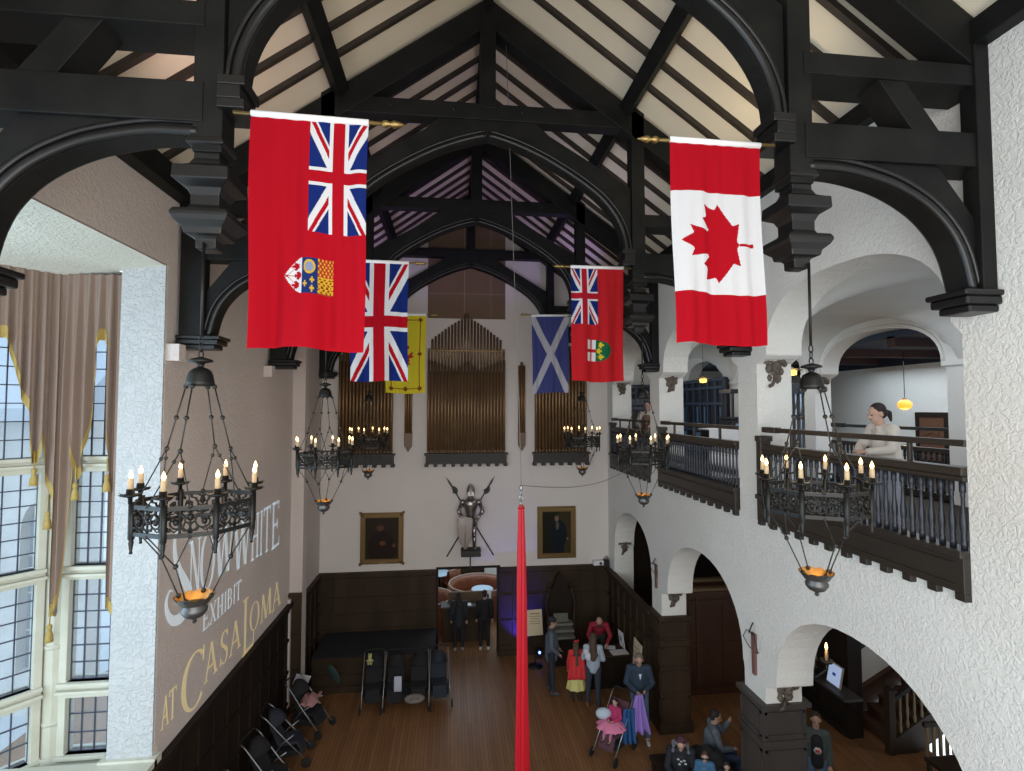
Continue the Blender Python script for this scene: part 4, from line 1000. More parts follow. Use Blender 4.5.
# candle sconce behind the near pier
t = empty('wall_sconce', (5.25, 7.15, 3.0), 0, 'candle wall sconce with carved bracket lit at the edge of the near low arch', 'lamp')
b = MB(); b.tube([(5.04, 7.24, 3.1), (5.2, 7.14, 3.05), (5.3, 7.05, 3.2), (5.3, 7.05, 3.3)], .02, 6)
for k in range(9): b.ball((5.12+.03*(k % 3), 7.18-.03*(k//3), 3.0+.04*k), .035, 6)
b.lathe([(.02, 3.28), (.08, 3.3), (.09, 3.33), (.03, 3.33)], 10, (5.3, 7.05, 0)); b.build('bracket', 'iron_pale', t)
b = MB(); b.lathe([(.022, 3.32), (.02, 3.47), (.01, 3.48)], 8, (5.3, 7.05, 0)); b.build('candle', 'candle_wax', t)
b = MB(); b.lathe([(.01, 3.48), (.02, 3.5), (.014, 3.54), (.002, 3.575)], 8, (5.3, 7.05, 0)); b.build('flame_bulb', 'flame_bulb', t)
point('candle_light', (5.25, 6.98, 3.6), 2.5, (1, .6, .28), .05)
point('corridor_fill', (6.6, 7.0, 4.6), 36, (1, .86, .68), .4); point('corridor_fill', (10.4, 8.6, 4.5), 80, (.9, .93, 1), .4); point('corridor_fill', (6.4, 10.6, 4.6), 16, (1, .8, .6), .3)  # corridor points are added to brighten passage and stairs, no fittings
# scabbards hung on the piers
for (y, lab) in ((7.5, 'reddish leather scabbard on wire hooks hung on the near pier'), (11.28, 'small reddish scabbard hung on the second pier above the screen')):
    s_ = 1 if y < 8 else .85; z = 2.95; xx = XR
    t = empty('scabbard', (xx, y, z), 0, lab, 'scabbard', None)
    b = MB(); b.prism([(y-.035, z), (y+.035, z), (y+.05, z+.6*s_), (y-.05, z+.6*s_)], YZ, xx-.04, xx); b.build('sheath', (.16, .075, .065), t, bevel=.008)
    b = MB(); b.tube([(xx-.03, y, z+.58*s_), (xx-.1, y, z+.62*s_), (xx-.03, y, z+.76*s_)], .01, 5)
    for d in (-1, 1): b.tube([(xx-.02, y, z+.6*s_), (xx-.08, y+d*.1, z+.62*s_), (xx-.09, y+d*.17, z+.5*s_), (xx-.03, y+d*.12, z+.36*s_), (xx-.02, y, z+.34*s_)], .007, 5)
    b.build('wire_hook', 'iron', t)

# ================================================================ LOUNGE BEYOND THE FAR DOORWAY
m = MB(); m.box(-3, 5, 21.2, 21.4, 0, 4.2); m.box(-3.2, -3, 15.3, 21.4, 0, 4.2); struct('wall_lounge', m, 'smooth_white')
m = MB(); m.box(5, 5.2, 15.3, 21.4, 0, 4.2); m.box(-3.2, 5.2, 15.3, 21.4, 4.2, 4.3); struct('ceiling_lounge', m, 'smooth_white')
area('lounge_daylight', (1.0, 18.6, 4.1), (0, 0, 0), 5, 4, 150, (.72, .86, 1.0))
def booth(x, y, r, a0, a1, label, h=.95):
    t = empty('curved_sofa', (x, y, 0), 0, label, 'sofa', 'round tufted leather sofas in the lounge')
    def back(u, v):
        a = R(a0+(a1-a0)*u); prof = [(r-.14, .42), (r-.16, .6), (r-.12, h-.05), (r-.04, h), (r+.05, h-.03), (r+.07, .5), (r+.05, .02)]
        k = v*(len(prof)-1); i = min(int(k), len(prof)-2); f = k-i; rr = prof[i][0]*(1-f)+prof[i+1][0]*f; zz = prof[i][1]*(1-f)+prof[i+1][1]*f
        if v < .4: rr += .02*abs(math.sin(u*34))*abs(math.sin(v*22))
        return (x+rr*math.cos(a), y+rr*math.sin(a), zz)
    b = MB(); b.grid(60, 18, back); b.build('backrest', 'leather', t)
    b = MB(); b.tube([(x+(r)*math.cos(R(a0+(a1-a0)*i/30)), y+r*math.sin(R(a0+(a1-a0)*i/30)), h+.01) for i in range(31)], .035, 6); b.build('piping', (.30, .22, .17), t)
    def seat(u, v):
        a = R(a0+(a1-a0)*u); prof = [(r-.12, .46), (r-.5, .47), (r-.55, .42), (r-.53, .05)]
        k = v*3; i = min(int(k), 2); f = k-i; rr = prof[i][0]*(1-f)+prof[i+1][0]*f; zz = prof[i][1]*(1-f)+prof[i+1][1]*f; return (x+rr*math.cos(a), y+rr*math.sin(a), zz)
    b = MB(); b.grid(40, 9, seat); b.build('seat', 'leather', t)
booth(.92, 18.15, 1.0, 35, 330, 'large round leather sofa at the centre of the lounge doorway')
booth(-.75, 17.0, .8, -70, 110, 'round leather sofa cut off by the left edge of the lounge doorway')
booth(-.5, 20.2, .8, -60, 100, 'small far round sofa at the upper left of the lounge doorway')
for x, y, r_, lab in ((1.05, 18.2, .36, 'round pale-topped table inside the large lounge sofa'), (-.45, 20.1, .42, 'round bluish table at the upper left of the lounge doorway')):
    t = empty('round_table', (x, y, 0), 0, lab, 'table', 'lounge tables')
    b = MB(); b.lathe([(r_, .71), (r_+.02, .73), (r_, .75)], 24, (x, y, 0)); b.build('table_top', (.45, .58, .68), t)
    b = MB(); b.lathe([(.25, 0), (.22, .03), (.04, .06), (.04, .71)], 12, (x, y, 0)); b.build('pedestal', 'iron', t)
m = MB(); panelled(m, 'x', -3, 1.3, 0, 2.3, 21.2, -1, 8, (.9, 1.7)); struct('trim_18', m, 'oak')
t = empty('till_counter', (.7, 15.95, 0), 0, 'dark counter in the lounge doorway where two people stand', 'counter')
b = MB(); b.box(-.25, 1.15, 15.9, 16.3, 0, .98); b.build('body', 'oak', t)
b = MB(); b.box(-.3, 1.2, 15.85, 16.35, .98, 1.03); b.build('top', 'oak_grey', t)
b = MB(); b.box(-.1, 1.1, 16.25, 16.32, 1.03, 1.32); b.build('back_ledge', (.12, .075, .04), t)
for x, y, sx, sy, r, lab in ((.42, 16.0, .34, .22, 8, 'white sheet of paper lying on the lounge counter between the two people'), (.98, 16.05, .22, .2, -6, 'white sheet of paper at the right end of the lounge counter')):
    b = MB(); b.obox((x, y, 1.037), (sx, sy, .006), (0, 0, R(r))); tag(b.build('paper_sheet', 'paper'), lab, 'paper')
t = empty('desk_notice', (1.0, 16.15, 1.03), 0, 'small upright white card with a dark motif at the right end of the lounge counter', 'sign')
b = MB(); b.obox((1.1, 16.12, 1.22), (.20, .02, .34), (R(-8), 0, 0)); b.build('card', 'paper', t)
b = MB(); b.obox((1.1, 16.105, 1.22), (.06, .004, .12), (R(-8), 0, 0)); b.build('motif', (.08, .06, .09), t)

# ================================================================ OUTSIDE THE BAY WINDOW
m = MB(); m.box(-60, -9, -30, 60, -.5, -.4); struct('ground_outside', m, (.55, .6, .66))
t = empty('stone_wing', (-12, 17, -.4), 0, 'pale stone wing of the building seen through the leaded bay windows', 'building')
b = MB(); b.prism([(-24, -.4), (-8.8, -.4), (-8.8, 6.6), (-24, 6.6)], XZ, 14, 14.6, [[(x-.5, .6), (x+.5, .6)]+[(x+.5*math.cos(PI*i/10), 4.0+.7*math.sin(PI*i/10)) for i in range(11)] for x in (-9.8, -12.2, -14.6, -17)]); b.build('facade', 'facade_stone', t)
b = MB(); b.prism([(13.4, 6.6), (20, 6.6), (20, 6.9), (16.7, 9.6), (13.4, 6.9)], YZ, -24, -8.8); b.build('roof', 'facade_roof', t)
for x in (-9.8, -12.2, -14.6, -17):
    b = MB(); b.box(x-.5, x+.5, 14.3, 14.34, .6, 4.8); b.build('window_glass', (.25, .33, .42), t); b = MB()
    for d in (-.25, 0, .25): b.box(x+d-.02, x+d+.02, 14.26, 14.3, .6, 4.7)
    for z in (1.5, 2.4, 3.3): b.box(x-.5, x+.5, 14.26, 14.3, z-.02, z+.02)
    b.build('glazing_bar', (.6, .6, .58), t)
# ================================================================ PROJECTED LETTERING ON THE LEFT WALL
def serif(mb, f, x0, x1, y, t=.035):
    mb.prism([(x0, y-t/2), (x1, y-t/2), (x1, y+t/2), (x0, y+t/2)], f, 0, .004)
def quad(mb, f, p): mb.prism(p, f, 0, .004)
def stroke(mb, f, a, b, w):       # slanted stem with horizontal ends
    quad(mb, f, [(a[0]-w/2, a[1]), (a[0]+w/2, a[1]), (b[0]+w/2, b[1]), (b[0]-w/2, b[1])])
def ringarc(mb, f, cx_, cy_, rx, ry, a0, a1, wmax, wmin, n=28, tilt=0):
    o = []; i_ = []
    for k in range(n+1):
        a = R(a0+(a1-a0)*k/n); w = wmin+(wmax-wmin)*abs(math.cos(a-tilt))**1.5
        o.append((cx_+rx*math.cos(a), cy_+ry*math.sin(a))); i_.append((cx_+(rx-w)*math.cos(a), cy_+(ry-w*.75)*math.sin(a)))
    for k in range(n): quad(mb, f, [o[k], o[k+1], i_[k+1], i_[k]])
def glyph(ch, mb, f):
    T, t = .15, .045
    if ch == 'I': stroke(mb, f, (.5, 0), (.5, 1), T*1.6); serif(mb, f, .25, .75, .015); serif(mb, f, .25, .75, .985); return
    if ch == 'H': stroke(mb, f, (.2, 0), (.2, 1), T); stroke(mb, f, (.8, 0), (.8, 1), T); quad(mb, f, [(.2, .48), (.8, .48), (.8, .53), (.2, .53)]); [serif(mb, f, x-.17, x+.17, y) for x in (.2, .8) for y in (.015, .985)]
    elif ch == 'T': stroke(mb, f, (.5, 0), (.5, 1), T); quad(mb, f, [(.02, .94), (.98, .94), (.98, 1), (.02, 1)]); stroke(mb, f, (.04, .82), (.03, 1), t); stroke(mb, f, (.96, .82), (.97, 1), t); serif(mb, f, .3, .7, .015)
    elif ch == 'E': stroke(mb, f, (.22, 0), (.22, 1), T); [quad(mb, f, [(.22, y-.03), (x, y-.03), (x, y+.03), (.22, y+.03)]) for y, x in ((.03, .9), (.5, .7), (.97, .85))]; stroke(mb, f, (.9, 0), (.93, .2), t); stroke(mb, f, (.83, .82), (.85, 1), t); stroke(mb, f, (.68, .4), (.7, .6), t); serif(mb, f, .04, .3, .015); serif(mb, f, .04, .3, .985)
    elif ch == 'L': stroke(mb, f, (.28, 0), (.28, 1), T); quad(mb, f, [(.28, 0), (.95, 0), (.95, .06), (.28, .06)]); stroke(mb, f, (.93, 0), (.98, .25), t); serif(mb, f, .08, .48, .985); serif(mb, f, .08, .3, .015)
    elif ch == 'B':
        stroke(mb, f, (.2, 0), (.2, 1), T); ringarc(mb, f, .4, .75, .42, .25, -90, 90, T, t); ringarc(mb, f, .4, .27, .5, .27, -90, 90, T, t)
        for y in (.03, .5, .97): quad(mb, f, [(.1, y-.03), (.42, y-.03), (.42, y+.03), (.1, y+.03)])
    elif ch == 'X': stroke(mb, f, (.85, 0), (.15, 1), T); stroke(mb, f, (.12, 0), (.88, 1), t); [serif(mb, f, x-.15, x+.15, y) for x in (.14, .86) for y in (.015, .985)]
    elif ch == 'N': stroke(mb, f, (.17, 0), (.17, 1), t); stroke(mb, f, (.86, 0), (.17, 1), T*1.2); stroke(mb, f, (.86, 0), (.86, 1), t); serif(mb, f, .02, .32, .015); serif(mb, f, .0, .25, .985); serif(mb, f, .72, 1, .985)
    elif ch == 'W':
        for a, b, w in (((.28, 0), (.08, 1), T), ((.3, 0), (.5, 1), t), ((.72, 0), (.5, 1), T), ((.74, 0), (.94, 1), t)): stroke(mb, f, a, b, w)
        serif(mb, f, -.05, .22, .985); serif(mb, f, .38, .62, .985); serif(mb, f, .82, 1.05, .985)
    elif ch == 'M':
        for a, b, w in (((.1, 0), (.16, 1), t), ((.5, 0), (.18, 1), T), ((.5, 0), (.82, 1), t), ((.9, 0), (.84, 1), T)): stroke(mb, f, a, b, w)
        serif(mb, f, -.02, .22, .015); serif(mb, f, .76, 1.03, .015)
    elif ch == 'A': stroke(mb, f, (.1, 0), (.5, 1), t); stroke(mb, f, (.88, 0), (.48, 1), T); quad(mb, f, [(.22, .3), (.75, .3), (.75, .36), (.22, .36)]); serif(mb, f, -.03, .24, .015); serif(mb, f, .72, 1.03, .015)
    elif ch == 'O': ringarc(mb, f, .5, .5, .5, .51, 0, 360, T, t, 36)
    elif ch == 'C': ringarc(mb, f, .56, .5, .54, .51, 50, 310, T*1.15, t); stroke(mb, f, (.9, .72), (.93, .98), t)
    elif ch == 'S': ringarc(mb, f, .5, .745, .38, .255, 40, 250, T*.9, t); ringarc(mb, f, .5, .265, .40, .265, -140, 90, T*.95, t); quad(mb, f, [(.22, .62), (.36, .66), (.80, .38), (.66, .33)]); stroke(mb, f, (.84, .78), (.82, .98), t); stroke(mb, f, (.10, .04), (.12, .26), t)
    elif ch == 'swash':      # the tall swinging initial
        def wid(k): return .01+.12*math.sin(PI*k)**1.6
        P = [(.62, .93), (.42, .98), (.27, .88), (.30, .68), (.48, .50), (.72, .33), (.86, .20), (.80, .08), (.60, .0), (.3, .02), (.1, .12), (.02, .26), (.12, .36), (.24, .34)]
        # Catmull-Rom
        pts = []
        for i in range(len(P)-1):
            p0, p1, p2, p3 = P[max(i-1, 0)], P[i], P[i+1], P[min(i+2, len(P)-1)]
            for k in range(6):
                s_ = k/6; pts.append(tuple(.5*((2*p1[c])+(-p0[c]+p2[c])*s_+(2*p0[c]-5*p1[c]+4*p2[c]-p3[c])*s_*s_+(-p0[c]+3*p1[c]-3*p2[c]+p3[c])*s_**3) for c in (0, 1)))
        pts.append(P[-1]); n = len(pts); L_ = []; R_ = []
        for i, p in enumerate(pts):
            a = pts[max(i-1, 0)]; b = pts[min(i+1, n-1)]; dx, dy = b[0]-a[0], b[1]-a[1]; l = math.hypot(dx, dy) or 1
            w = wid(i/(n-1)*1.0)*.9; L_.append((p[0]-dy/l*w, p[1]+dx/l*w*.6)); R_.append((p[0]+dy/l*w, p[1]-dx/l*w*.6))
        for i in range(n-1): quad(mb, f, [L_[i], L_[i+1], R_[i+1], R_[i]])
def word(root, chars, matn):
    for ch, y0, y1, z0, z1 in chars:
        b = MB(); f = lambda u, v, d: (XL+.006+d, y0+(y1-y0)*u, z0+(z1-z0)*v)
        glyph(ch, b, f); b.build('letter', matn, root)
mat('ice_letter', (.80, .88, .93), .8, emit=((.75, .88, 1), .18)); mat('gold_letter', (.88, .76, .44), .8, emit=((1, .85, .5), .12))  # projector light put into the letter materials as a weak glow
spot('title_projector', (2.2, 9.4, 2.9), (XL, 9.7, 3.9), 45, (1, .90, .82), 62, .05, .3)
t = empty('projected_title', (XL, 9.6, 4.0), 0, 'large ice-blue projected words SNOW WHITE on the left wall', 'lettering')
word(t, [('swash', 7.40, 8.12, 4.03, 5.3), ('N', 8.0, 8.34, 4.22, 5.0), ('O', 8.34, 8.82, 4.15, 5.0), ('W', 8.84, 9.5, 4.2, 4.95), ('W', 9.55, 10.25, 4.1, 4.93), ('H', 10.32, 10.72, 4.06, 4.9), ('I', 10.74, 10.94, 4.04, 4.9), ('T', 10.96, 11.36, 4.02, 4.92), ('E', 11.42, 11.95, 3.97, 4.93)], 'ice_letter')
t = empty('projected_word', (XL, 9.2, 3.56), 0, 'smaller ice-blue projected word EXHIBIT under the large words', 'lettering')
yy = 8.46; ws = dict(E=.22, X=.25, H=.26, I=.12, B=.22, T=.24); cs = []
for ch in 'EXHIBIT': cs.append((ch, yy, yy+ws[ch]-.02, 3.56, 3.88)); yy += ws[ch]*1.02
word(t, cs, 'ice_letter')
t = empty('projected_line', (XL, 9.7, 2.55), 0, 'golden projected words AT CASA LOMA just above the dark wainscot', 'lettering')
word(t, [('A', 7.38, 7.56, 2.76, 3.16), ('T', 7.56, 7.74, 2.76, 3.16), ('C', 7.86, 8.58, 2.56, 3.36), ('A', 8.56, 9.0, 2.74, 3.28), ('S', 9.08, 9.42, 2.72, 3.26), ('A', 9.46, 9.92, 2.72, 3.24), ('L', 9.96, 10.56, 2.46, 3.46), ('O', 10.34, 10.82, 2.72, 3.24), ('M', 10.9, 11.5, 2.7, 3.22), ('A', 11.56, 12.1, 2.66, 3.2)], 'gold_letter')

# ================================================================ DRAPES OF THE BAY WINDOW
PROF = [(-4.215, 7.262, 4.33), (-4.297, 7.25, 4.38), (-4.33, 7.24, 4.4), (-4.335, 7.235, 6.24), (-4.35, 7.228, 6.5), (-4.362, 7.228, 7.65), (-4.419, 7.231, 7.8), (-4.468, 7.234, 7.8), (-4.505, 7.236, 7.52), (-4.553, 7.238, 7.07), (-4.59, 7.24, 6.5), (-4.638, 7.242, 6.12), (-4.711, 7.246, 6.02), (-4.76, 7.249, 6.5), (-4.796, 7.251, 5.87), (-4.856, 7.254, 4.49), (-4.893, 7.256, 4.34), (-4.977, 7.26, 4.34), (-4.991, 7.247, 5.74), (-5.029, 7.201, 6.0), (-5.06, 7.164, 6.44), (-5.072, 7.149, 6.51), (-5.091, 7.127, 6.26), (-5.127, 7.083, 6.24), (-5.145, 7.061, 6.51), (-5.157, 7.047, 6.88), (-5.198, 6.998, 7.06), (-5.244, 6.942, 7.36), (-5.278, 6.901, 7.66), (-5.307, 6.867, 7.77), (-5.367, 6.794, 7.76), (-5.405, 6.749, 7.35), (-5.535, 6.592, 6.2), (-5.634, 6.473, 4.8)]
t = empty('window_drapes', (-4.9, 7.2, 4.3), 0, 'mauve-brown swagged drapes with gold fringe hanging in the left bay window', 'curtain')
S_ = [0]
for a, b_ in zip(PROF, PROF[1:]): S_.append(S_[-1]+math.hypot(b_[0]-a[0], b_[1]-a[1]))
def cur(s_):
    s_ = min(max(s_, 0), S_[-1]); i = 0
    while i < len(S_)-2 and S_[i+1] < s_: i += 1
    f = (s_-S_[i])/max(1e-6, S_[i+1]-S_[i]); a, b_ = PROF[i], PROF[i+1]
    return [a[k]*(1-f)+b_[k]*f for k in range(3)]
def cpos(u, v, off=0, fr=0):
    s_ = u*S_[-1]; p = cur(s_); q = cur(s_+.02); r_ = cur(max(0, s_-.02)); d = Vector((q[0]-r_[0], q[1]-r_[1], 0)).normalized(); n = Vector((d.y, -d.x, 0))
    if n.y > 0: n = -n
    zt = 8.62; z = zt-(zt-p[2])*v; fo = (.045*math.sin(s_*50)+.02*math.sin(s_*95+1))*(.35+.65*min(1, (zt-z)/1.2))
    w = Vector((p[0], p[1], z))+n*(fo+off+.01); return tuple(w)
b = MB(); b.grid(420, 40, cpos); b.build('drape', 'curtain', t)
b = MB(); b.mat('fringe').grid(420, 3, lambda u, v: (lambda p, z: (p[0], p[1], z))(cpos(u, 1, .008), cpos(u, 1)[2]+.15*(1-v)-.03)); b.build('fringe', None, t)
for (x, y, z) in ((-4.33, 7.2, 6.05), (-4.7, 7.21, 5.95), (-5.1, 7.1, 6.15), (-4.93, 7.2, 4.22), (-5.0, 7.2, 5.6)):
    b = MB(); b.tube([(x, y, z+.22), (x, y, z)], .008, 5); b.lathe([(.004, .02), (.028, 0), (.03, -.04), (.02, -.05), (.04, -.12), (.045, -.2), (.0, -.2)], 8, (x, y, z)); b.build('tassel', 'fringe', t)
# ================================================================ PEOPLE
def capsule(b, p, q, r0, r1, n=10):
    p = Vector(p); q = Vector(q); d = (q-p); L_ = d.length or 1e-4; d = d/L_
    pts = []; rs = []
    for k in range(4): a = PI/2*(1-k/3); pts.append(p-d*r0*math.sin(a)); rs.append(max(.0008, r0*math.cos(a)))
    for k in range(1, 4): pts.append(p.lerp(q, k/4)); rs.append(r0+(r1-r0)*k/4)
    for k in range(4): a = PI/2*k/3; pts.append(q+d*r1*math.sin(a)); rs.append(max(.0008, r1*math.cos(a)))
    b.tube(pts, rs, n)
def remesh(o, vox, sm=3):
    r_ = o.modifiers.new('skin', 'REMESH'); r_.mode = 'VOXEL'; r_.voxel_size = vox; r_.use_smooth_shade = True
    s_ = o.modifiers.new('smooth', 'SMOOTH'); s_.iterations = sm; s_.factor = .5
SKIN = (.42, .25, .18)
def person(x, y, face, label, H=1.72, z=0, top=(.1, .1, .12), bottom=(.03, .035, .05), hair=(.03, .02, .015), shoes=(.03, .03, .03), pose=None, long_hair=0, skin=SKIN,
           skirt=None, hat=None, vox=.0125, head=None, coat=0, bald=False, sleeve=1.0, fem=False, ponytail=False, group=None):
    """face: heading in degrees, 0 looks toward -Y (to the camera)"""
    t = empty('person', (x, y, z), R(face), label, 'person', group); s_ = H/1.75; L = dict(world=False)
    J = dict(hipL=(.095, 0, .93), hipR=(-.095, 0, .93), kneeL=(.11, -.01, .50), kneeR=(-.11, -.01, .50), ankL=(.115, .02, .09), ankR=(-.115, .02, .09), chest=(0, -.01, 1.28), neck=(0, 0, 1.48), head=(0, -.02, 1.63),
             shL=(.185, 0, 1.43), shR=(-.185, 0, 1.43), elL=(.235, .02, 1.14), elR=(-.235, .02, 1.14), wrL=(.24, -.06, .90), wrR=(-.24, -.06, .90), pel=(0, 0, .97), look=(0, -1, 0))
    if fem: J['shL'] = (.165, 0, 1.42); J['shR'] = (-.165, 0, 1.42)
    if pose: J.update(pose)
    V = {k: Vector(v)*(s_ if k != 'look' else 1) for k, v in J.items()}
    fw = V['look'].normalized(); hd = V['head']; up = (hd-V['neck']).normalized(); sd = fw.cross(up).normalized(); fw = up.cross(sd).normalized()
    def H_(a, b_, c): return hd+sd*a*s_+up*b_*s_+fw*c*s_
    # body, one surface
    b = MB()
    capsule(b, V['pel'], V['chest'], .125*s_, .135*s_, 14); capsule(b, V['shL'], V['shR'], .065*s_, .065*s_); capsule(b, V['chest'], V['neck'], .12*s_, .05*s_, 12); capsule(b, V['neck'], hd-up*.06*s_, .055*s_, .052*s_)
    # head: skull, jaw, nose, ears
    M3 = Matrix((sd, fw, up)).transposed()
    def ell_(c, rad, n=14):
        k0 = len(b.v); b.ball((0, 0, 0), 1, n)
        for i in range(k0, len(b.v)): v = b.v[i]; b.v[i] = tuple(c+M3 @ Vector((v[0]*rad[0]*s_, v[1]*rad[1]*s_, v[2]*rad[2]*s_)))
    ell_(H_(0, .03, -.005), (.077, .096, .092)); ell_(H_(0, -.045, .03), (.055, .065, .07)); ell_(H_(0, -.01, .105), (.013, .022, .028), 8); ell_(H_(0, -.092, .07), (.025, .022, .02), 8)
    for e in (-1, 1): ell_(H_(e*.08, -.005, -.005), (.012, .022, .034), 8)
    for S in 'LR':
        capsule(b, V['hip'+S], V['knee'+S], .085*s_, .055*s_); capsule(b, V['knee'+S], V['ank'+S], .054*s_, .036*s_); capsule(b, V['sh'+S], V['el'+S], .048*s_, .038*s_); capsule(b, V['el'+S], V['wr'+S], .038*s_, .026*s_)
        an = V['ank'+S]; capsule(b, an+Vector((0, .02, -.04))*s_, an+Vector((0, -.14, -.055))*s_, .034*s_, .03*s_)
        w = V['wr'+S]; d = (w-V['el'+S]).normalized(); sdv = Vector((1 if S == 'L' else -1, 0, 0)); n = d.cross(sdv); n = n.normalized() if n.length > .1 else Vector((0, -1, 0)); sp = n.cross(d).normalized()
        palm = w+d*.05*s_; capsule(b, w, palm+d*.02*s_, .026*s_, .033*s_)
        for j in range(4):
            o_ = sp*(j-1.5)*.017*s_; ln = (.062, .072, .066, .052)[j]*s_; cu = n*(.25 if S == 'L' else .25)
            k1 = palm+o_+d*.04*s_; k2 = k1+(d+cu).normalized()*ln*.55; k3 = k2+(d+cu*3).normalized()*ln*.45
            capsule(b, palm+o_, k1, .0105*s_, .0095*s_, 6); capsule(b, k1, k2, .0095*s_, .0085*s_, 6); capsule(b, k2, k3, .0085*s_, .007*s_, 6)
        th = w+d*.025*s_; t1 = th+(sp*(-1)+d*.6).normalized()*.045*s_+n*.01*s_; t2 = t1+(d+n*.3).normalized()*.03*s_
        capsule(b, th, t1, .013*s_, .011*s_, 6); capsule(b, t1, t2, .011*s_, .009*s_, 6)
    o = b.build('body', skin, t, **L); remesh(o, min(vox, .0095 if vox > .01 else vox))
    # face
    b = MB()
    for e in (-1, 1): b.ball(H_(e*.031, .005, .088), .0115*s_, 8)
    b.build('eyes', (.03, .02, .015), o, **L) if False else None
    for e in (-1, 1): b = MB(); b.ball(H_(e*.031, .006, .0885), .0115*s_, 8, (1.2, .8, .7)); b.build('eye', (.03, .02, .015), t, **L)
    b = MB(); b.ball(H_(0, -.052, .093), .02*s_, 8, (1.1, .5, .3)); b.build('mouth', (.30, .10, .09), t, **L)
    # upper garment
    b = MB(); g = .016+coat*.012
    capsule(b, V['pel']+Vector((0, 0, -.02 if not coat else -.02-.22*coat))*s_, V['chest'], (.14+coat*.04)*s_, (.15+coat*.01)*s_, 16); capsule(b, V['pel']+Vector((.05, 0, .02))*s_, V['chest']+Vector((.06, 0, 0))*s_, (.115)*s_, (.115+g*.3)*s_); capsule(b, V['pel']+Vector((-.05, 0, .02))*s_, V['chest']+Vector((-.06, 0, 0))*s_, (.115)*s_, (.115+g*.3)*s_)
    capsule(b, V['shL'], V['shR'], .062*s_+g, .062*s_+g); capsule(b, V['chest'], V['neck'].lerp(V['chest'], .25), .135*s_, .075*s_, 12)
    for S in 'LR':
        capsule(b, V['sh'+S], V['el'+S], .052*s_+g, .043*s_+g)
        if sleeve > 0: capsule(b, V['el'+S], V['el'+S].lerp(V['wr'+S], sleeve*.93), .043*s_+g, .033*s_+g*.8)
    o = b.build('jacket' if coat else 'shirt', top, t, **L); remesh(o, .014)
    # hips and legs
    b = MB(); capsule(b, V['hipL'], V['hipR'], .108*s_, .108*s_); capsule(b, V['pel'], V['hipL'].lerp(V['hipR'], .5), .125*s_, .12*s_)
    for S in 'LR': capsule(b, V['hip'+S], V['knee'+S], .1*s_, .068*s_); capsule(b, V['knee'+S], V['ank'+S]+Vector((0, 0, .03)), .068*s_, .054*s_)
    o = b.build('trousers' if not skirt else 'leggings', bottom, t, **L); remesh(o, .014)
    for S in 'LR':
        an = V['ank'+S]; b = MB(); capsule(b, an+Vector((0, .035, -.05))*s_, an+Vector((0, -.15, -.06))*s_, .042*s_, .036*s_); capsule(b, an+Vector((0, .01, .0)), an+Vector((0, .01, -.04)), .044*s_, .044*s_); o = b.build('shoe', shoes, t, **L); remesh(o, .012, 2)
    if skirt:      # (colour, length, flare, second colour)
        pz = V['pel'].z+.08*s_; b = MB()
        def sk(u, v):
            a = u*2*PI; r = (.125+(skirt[2]-.125)*v**.8)*s_*(1+.06*v*math.sin(a*9)); return (r*math.cos(a)+V['pel'].x, r*.85*math.sin(a)+V['pel'].y, pz-skirt[1]*s_*v)
        b.grid(54, 10, sk); b.build('skirt', skirt[0], t, **L)
    # hair
    if not bald:
        b = MB()
        def hl(c, rad): k0 = len(b.v); b.ball((0, 0, 0), 1, 14); [b.v.__setitem__(i, tuple(c+M3 @ Vector((b.v[i][0]*rad[0]*s_, b.v[i][1]*rad[1]*s_, b.v[i][2]*rad[2]*s_)))) for i in range(k0, len(b.v))]
        hl(H_(0, .052, -.022), (.086, .093, .085)); hl(H_(0, .0, -.05), (.078, .06, .08))
        if long_hair:
            capsule(b, H_(0, .02, -.07), H_(0, -.12-long_hair*.3, -.11), .08*s_, .075*s_); capsule(b, H_(-.06, -.08, -.09), H_(.06, -.12-long_hair*.22, -.11), .06*s_, .06*s_); capsule(b, H_(.05, .0, -.05), H_(.07, -.1-long_hair*.2, -.07), .035*s_, .03*s_); capsule(b, H_(-.05, .0, -.05), H_(-.07, -.1-long_hair*.2, -.07), .035*s_, .03*s_)
        if ponytail: capsule(b, H_(0, .0, -.11), H_(0, -.03, -.13), .03*s_, .035*s_); capsule(b, H_(0, -.03, -.14), H_(0, -.13, -.14), .035*s_, .015*s_)
        o = b.build('hair', hair, t, **L); remesh(o, .011)
    if hat:
        b = MB(); hl2 = b; k0 = 0; b.ball((0, 0, 0), 1, 14); b.v = [tuple(H_(0, .06, -.005)+M3 @ Vector((v[0]*.094*s_, v[1]*.104*s_, v[2]*.075*s_))) for v in b.v]; b.build('knit_cap', hat, t, **L)
    return t
def held(root, name, m_, p, size, rot=(0, 0, 0), label=None):
    b = MB(); b.obox(p, size, rot); o = b.build(name, m_, root, world=False, bevel=.003)
    if label: o['label'] = label
    return o
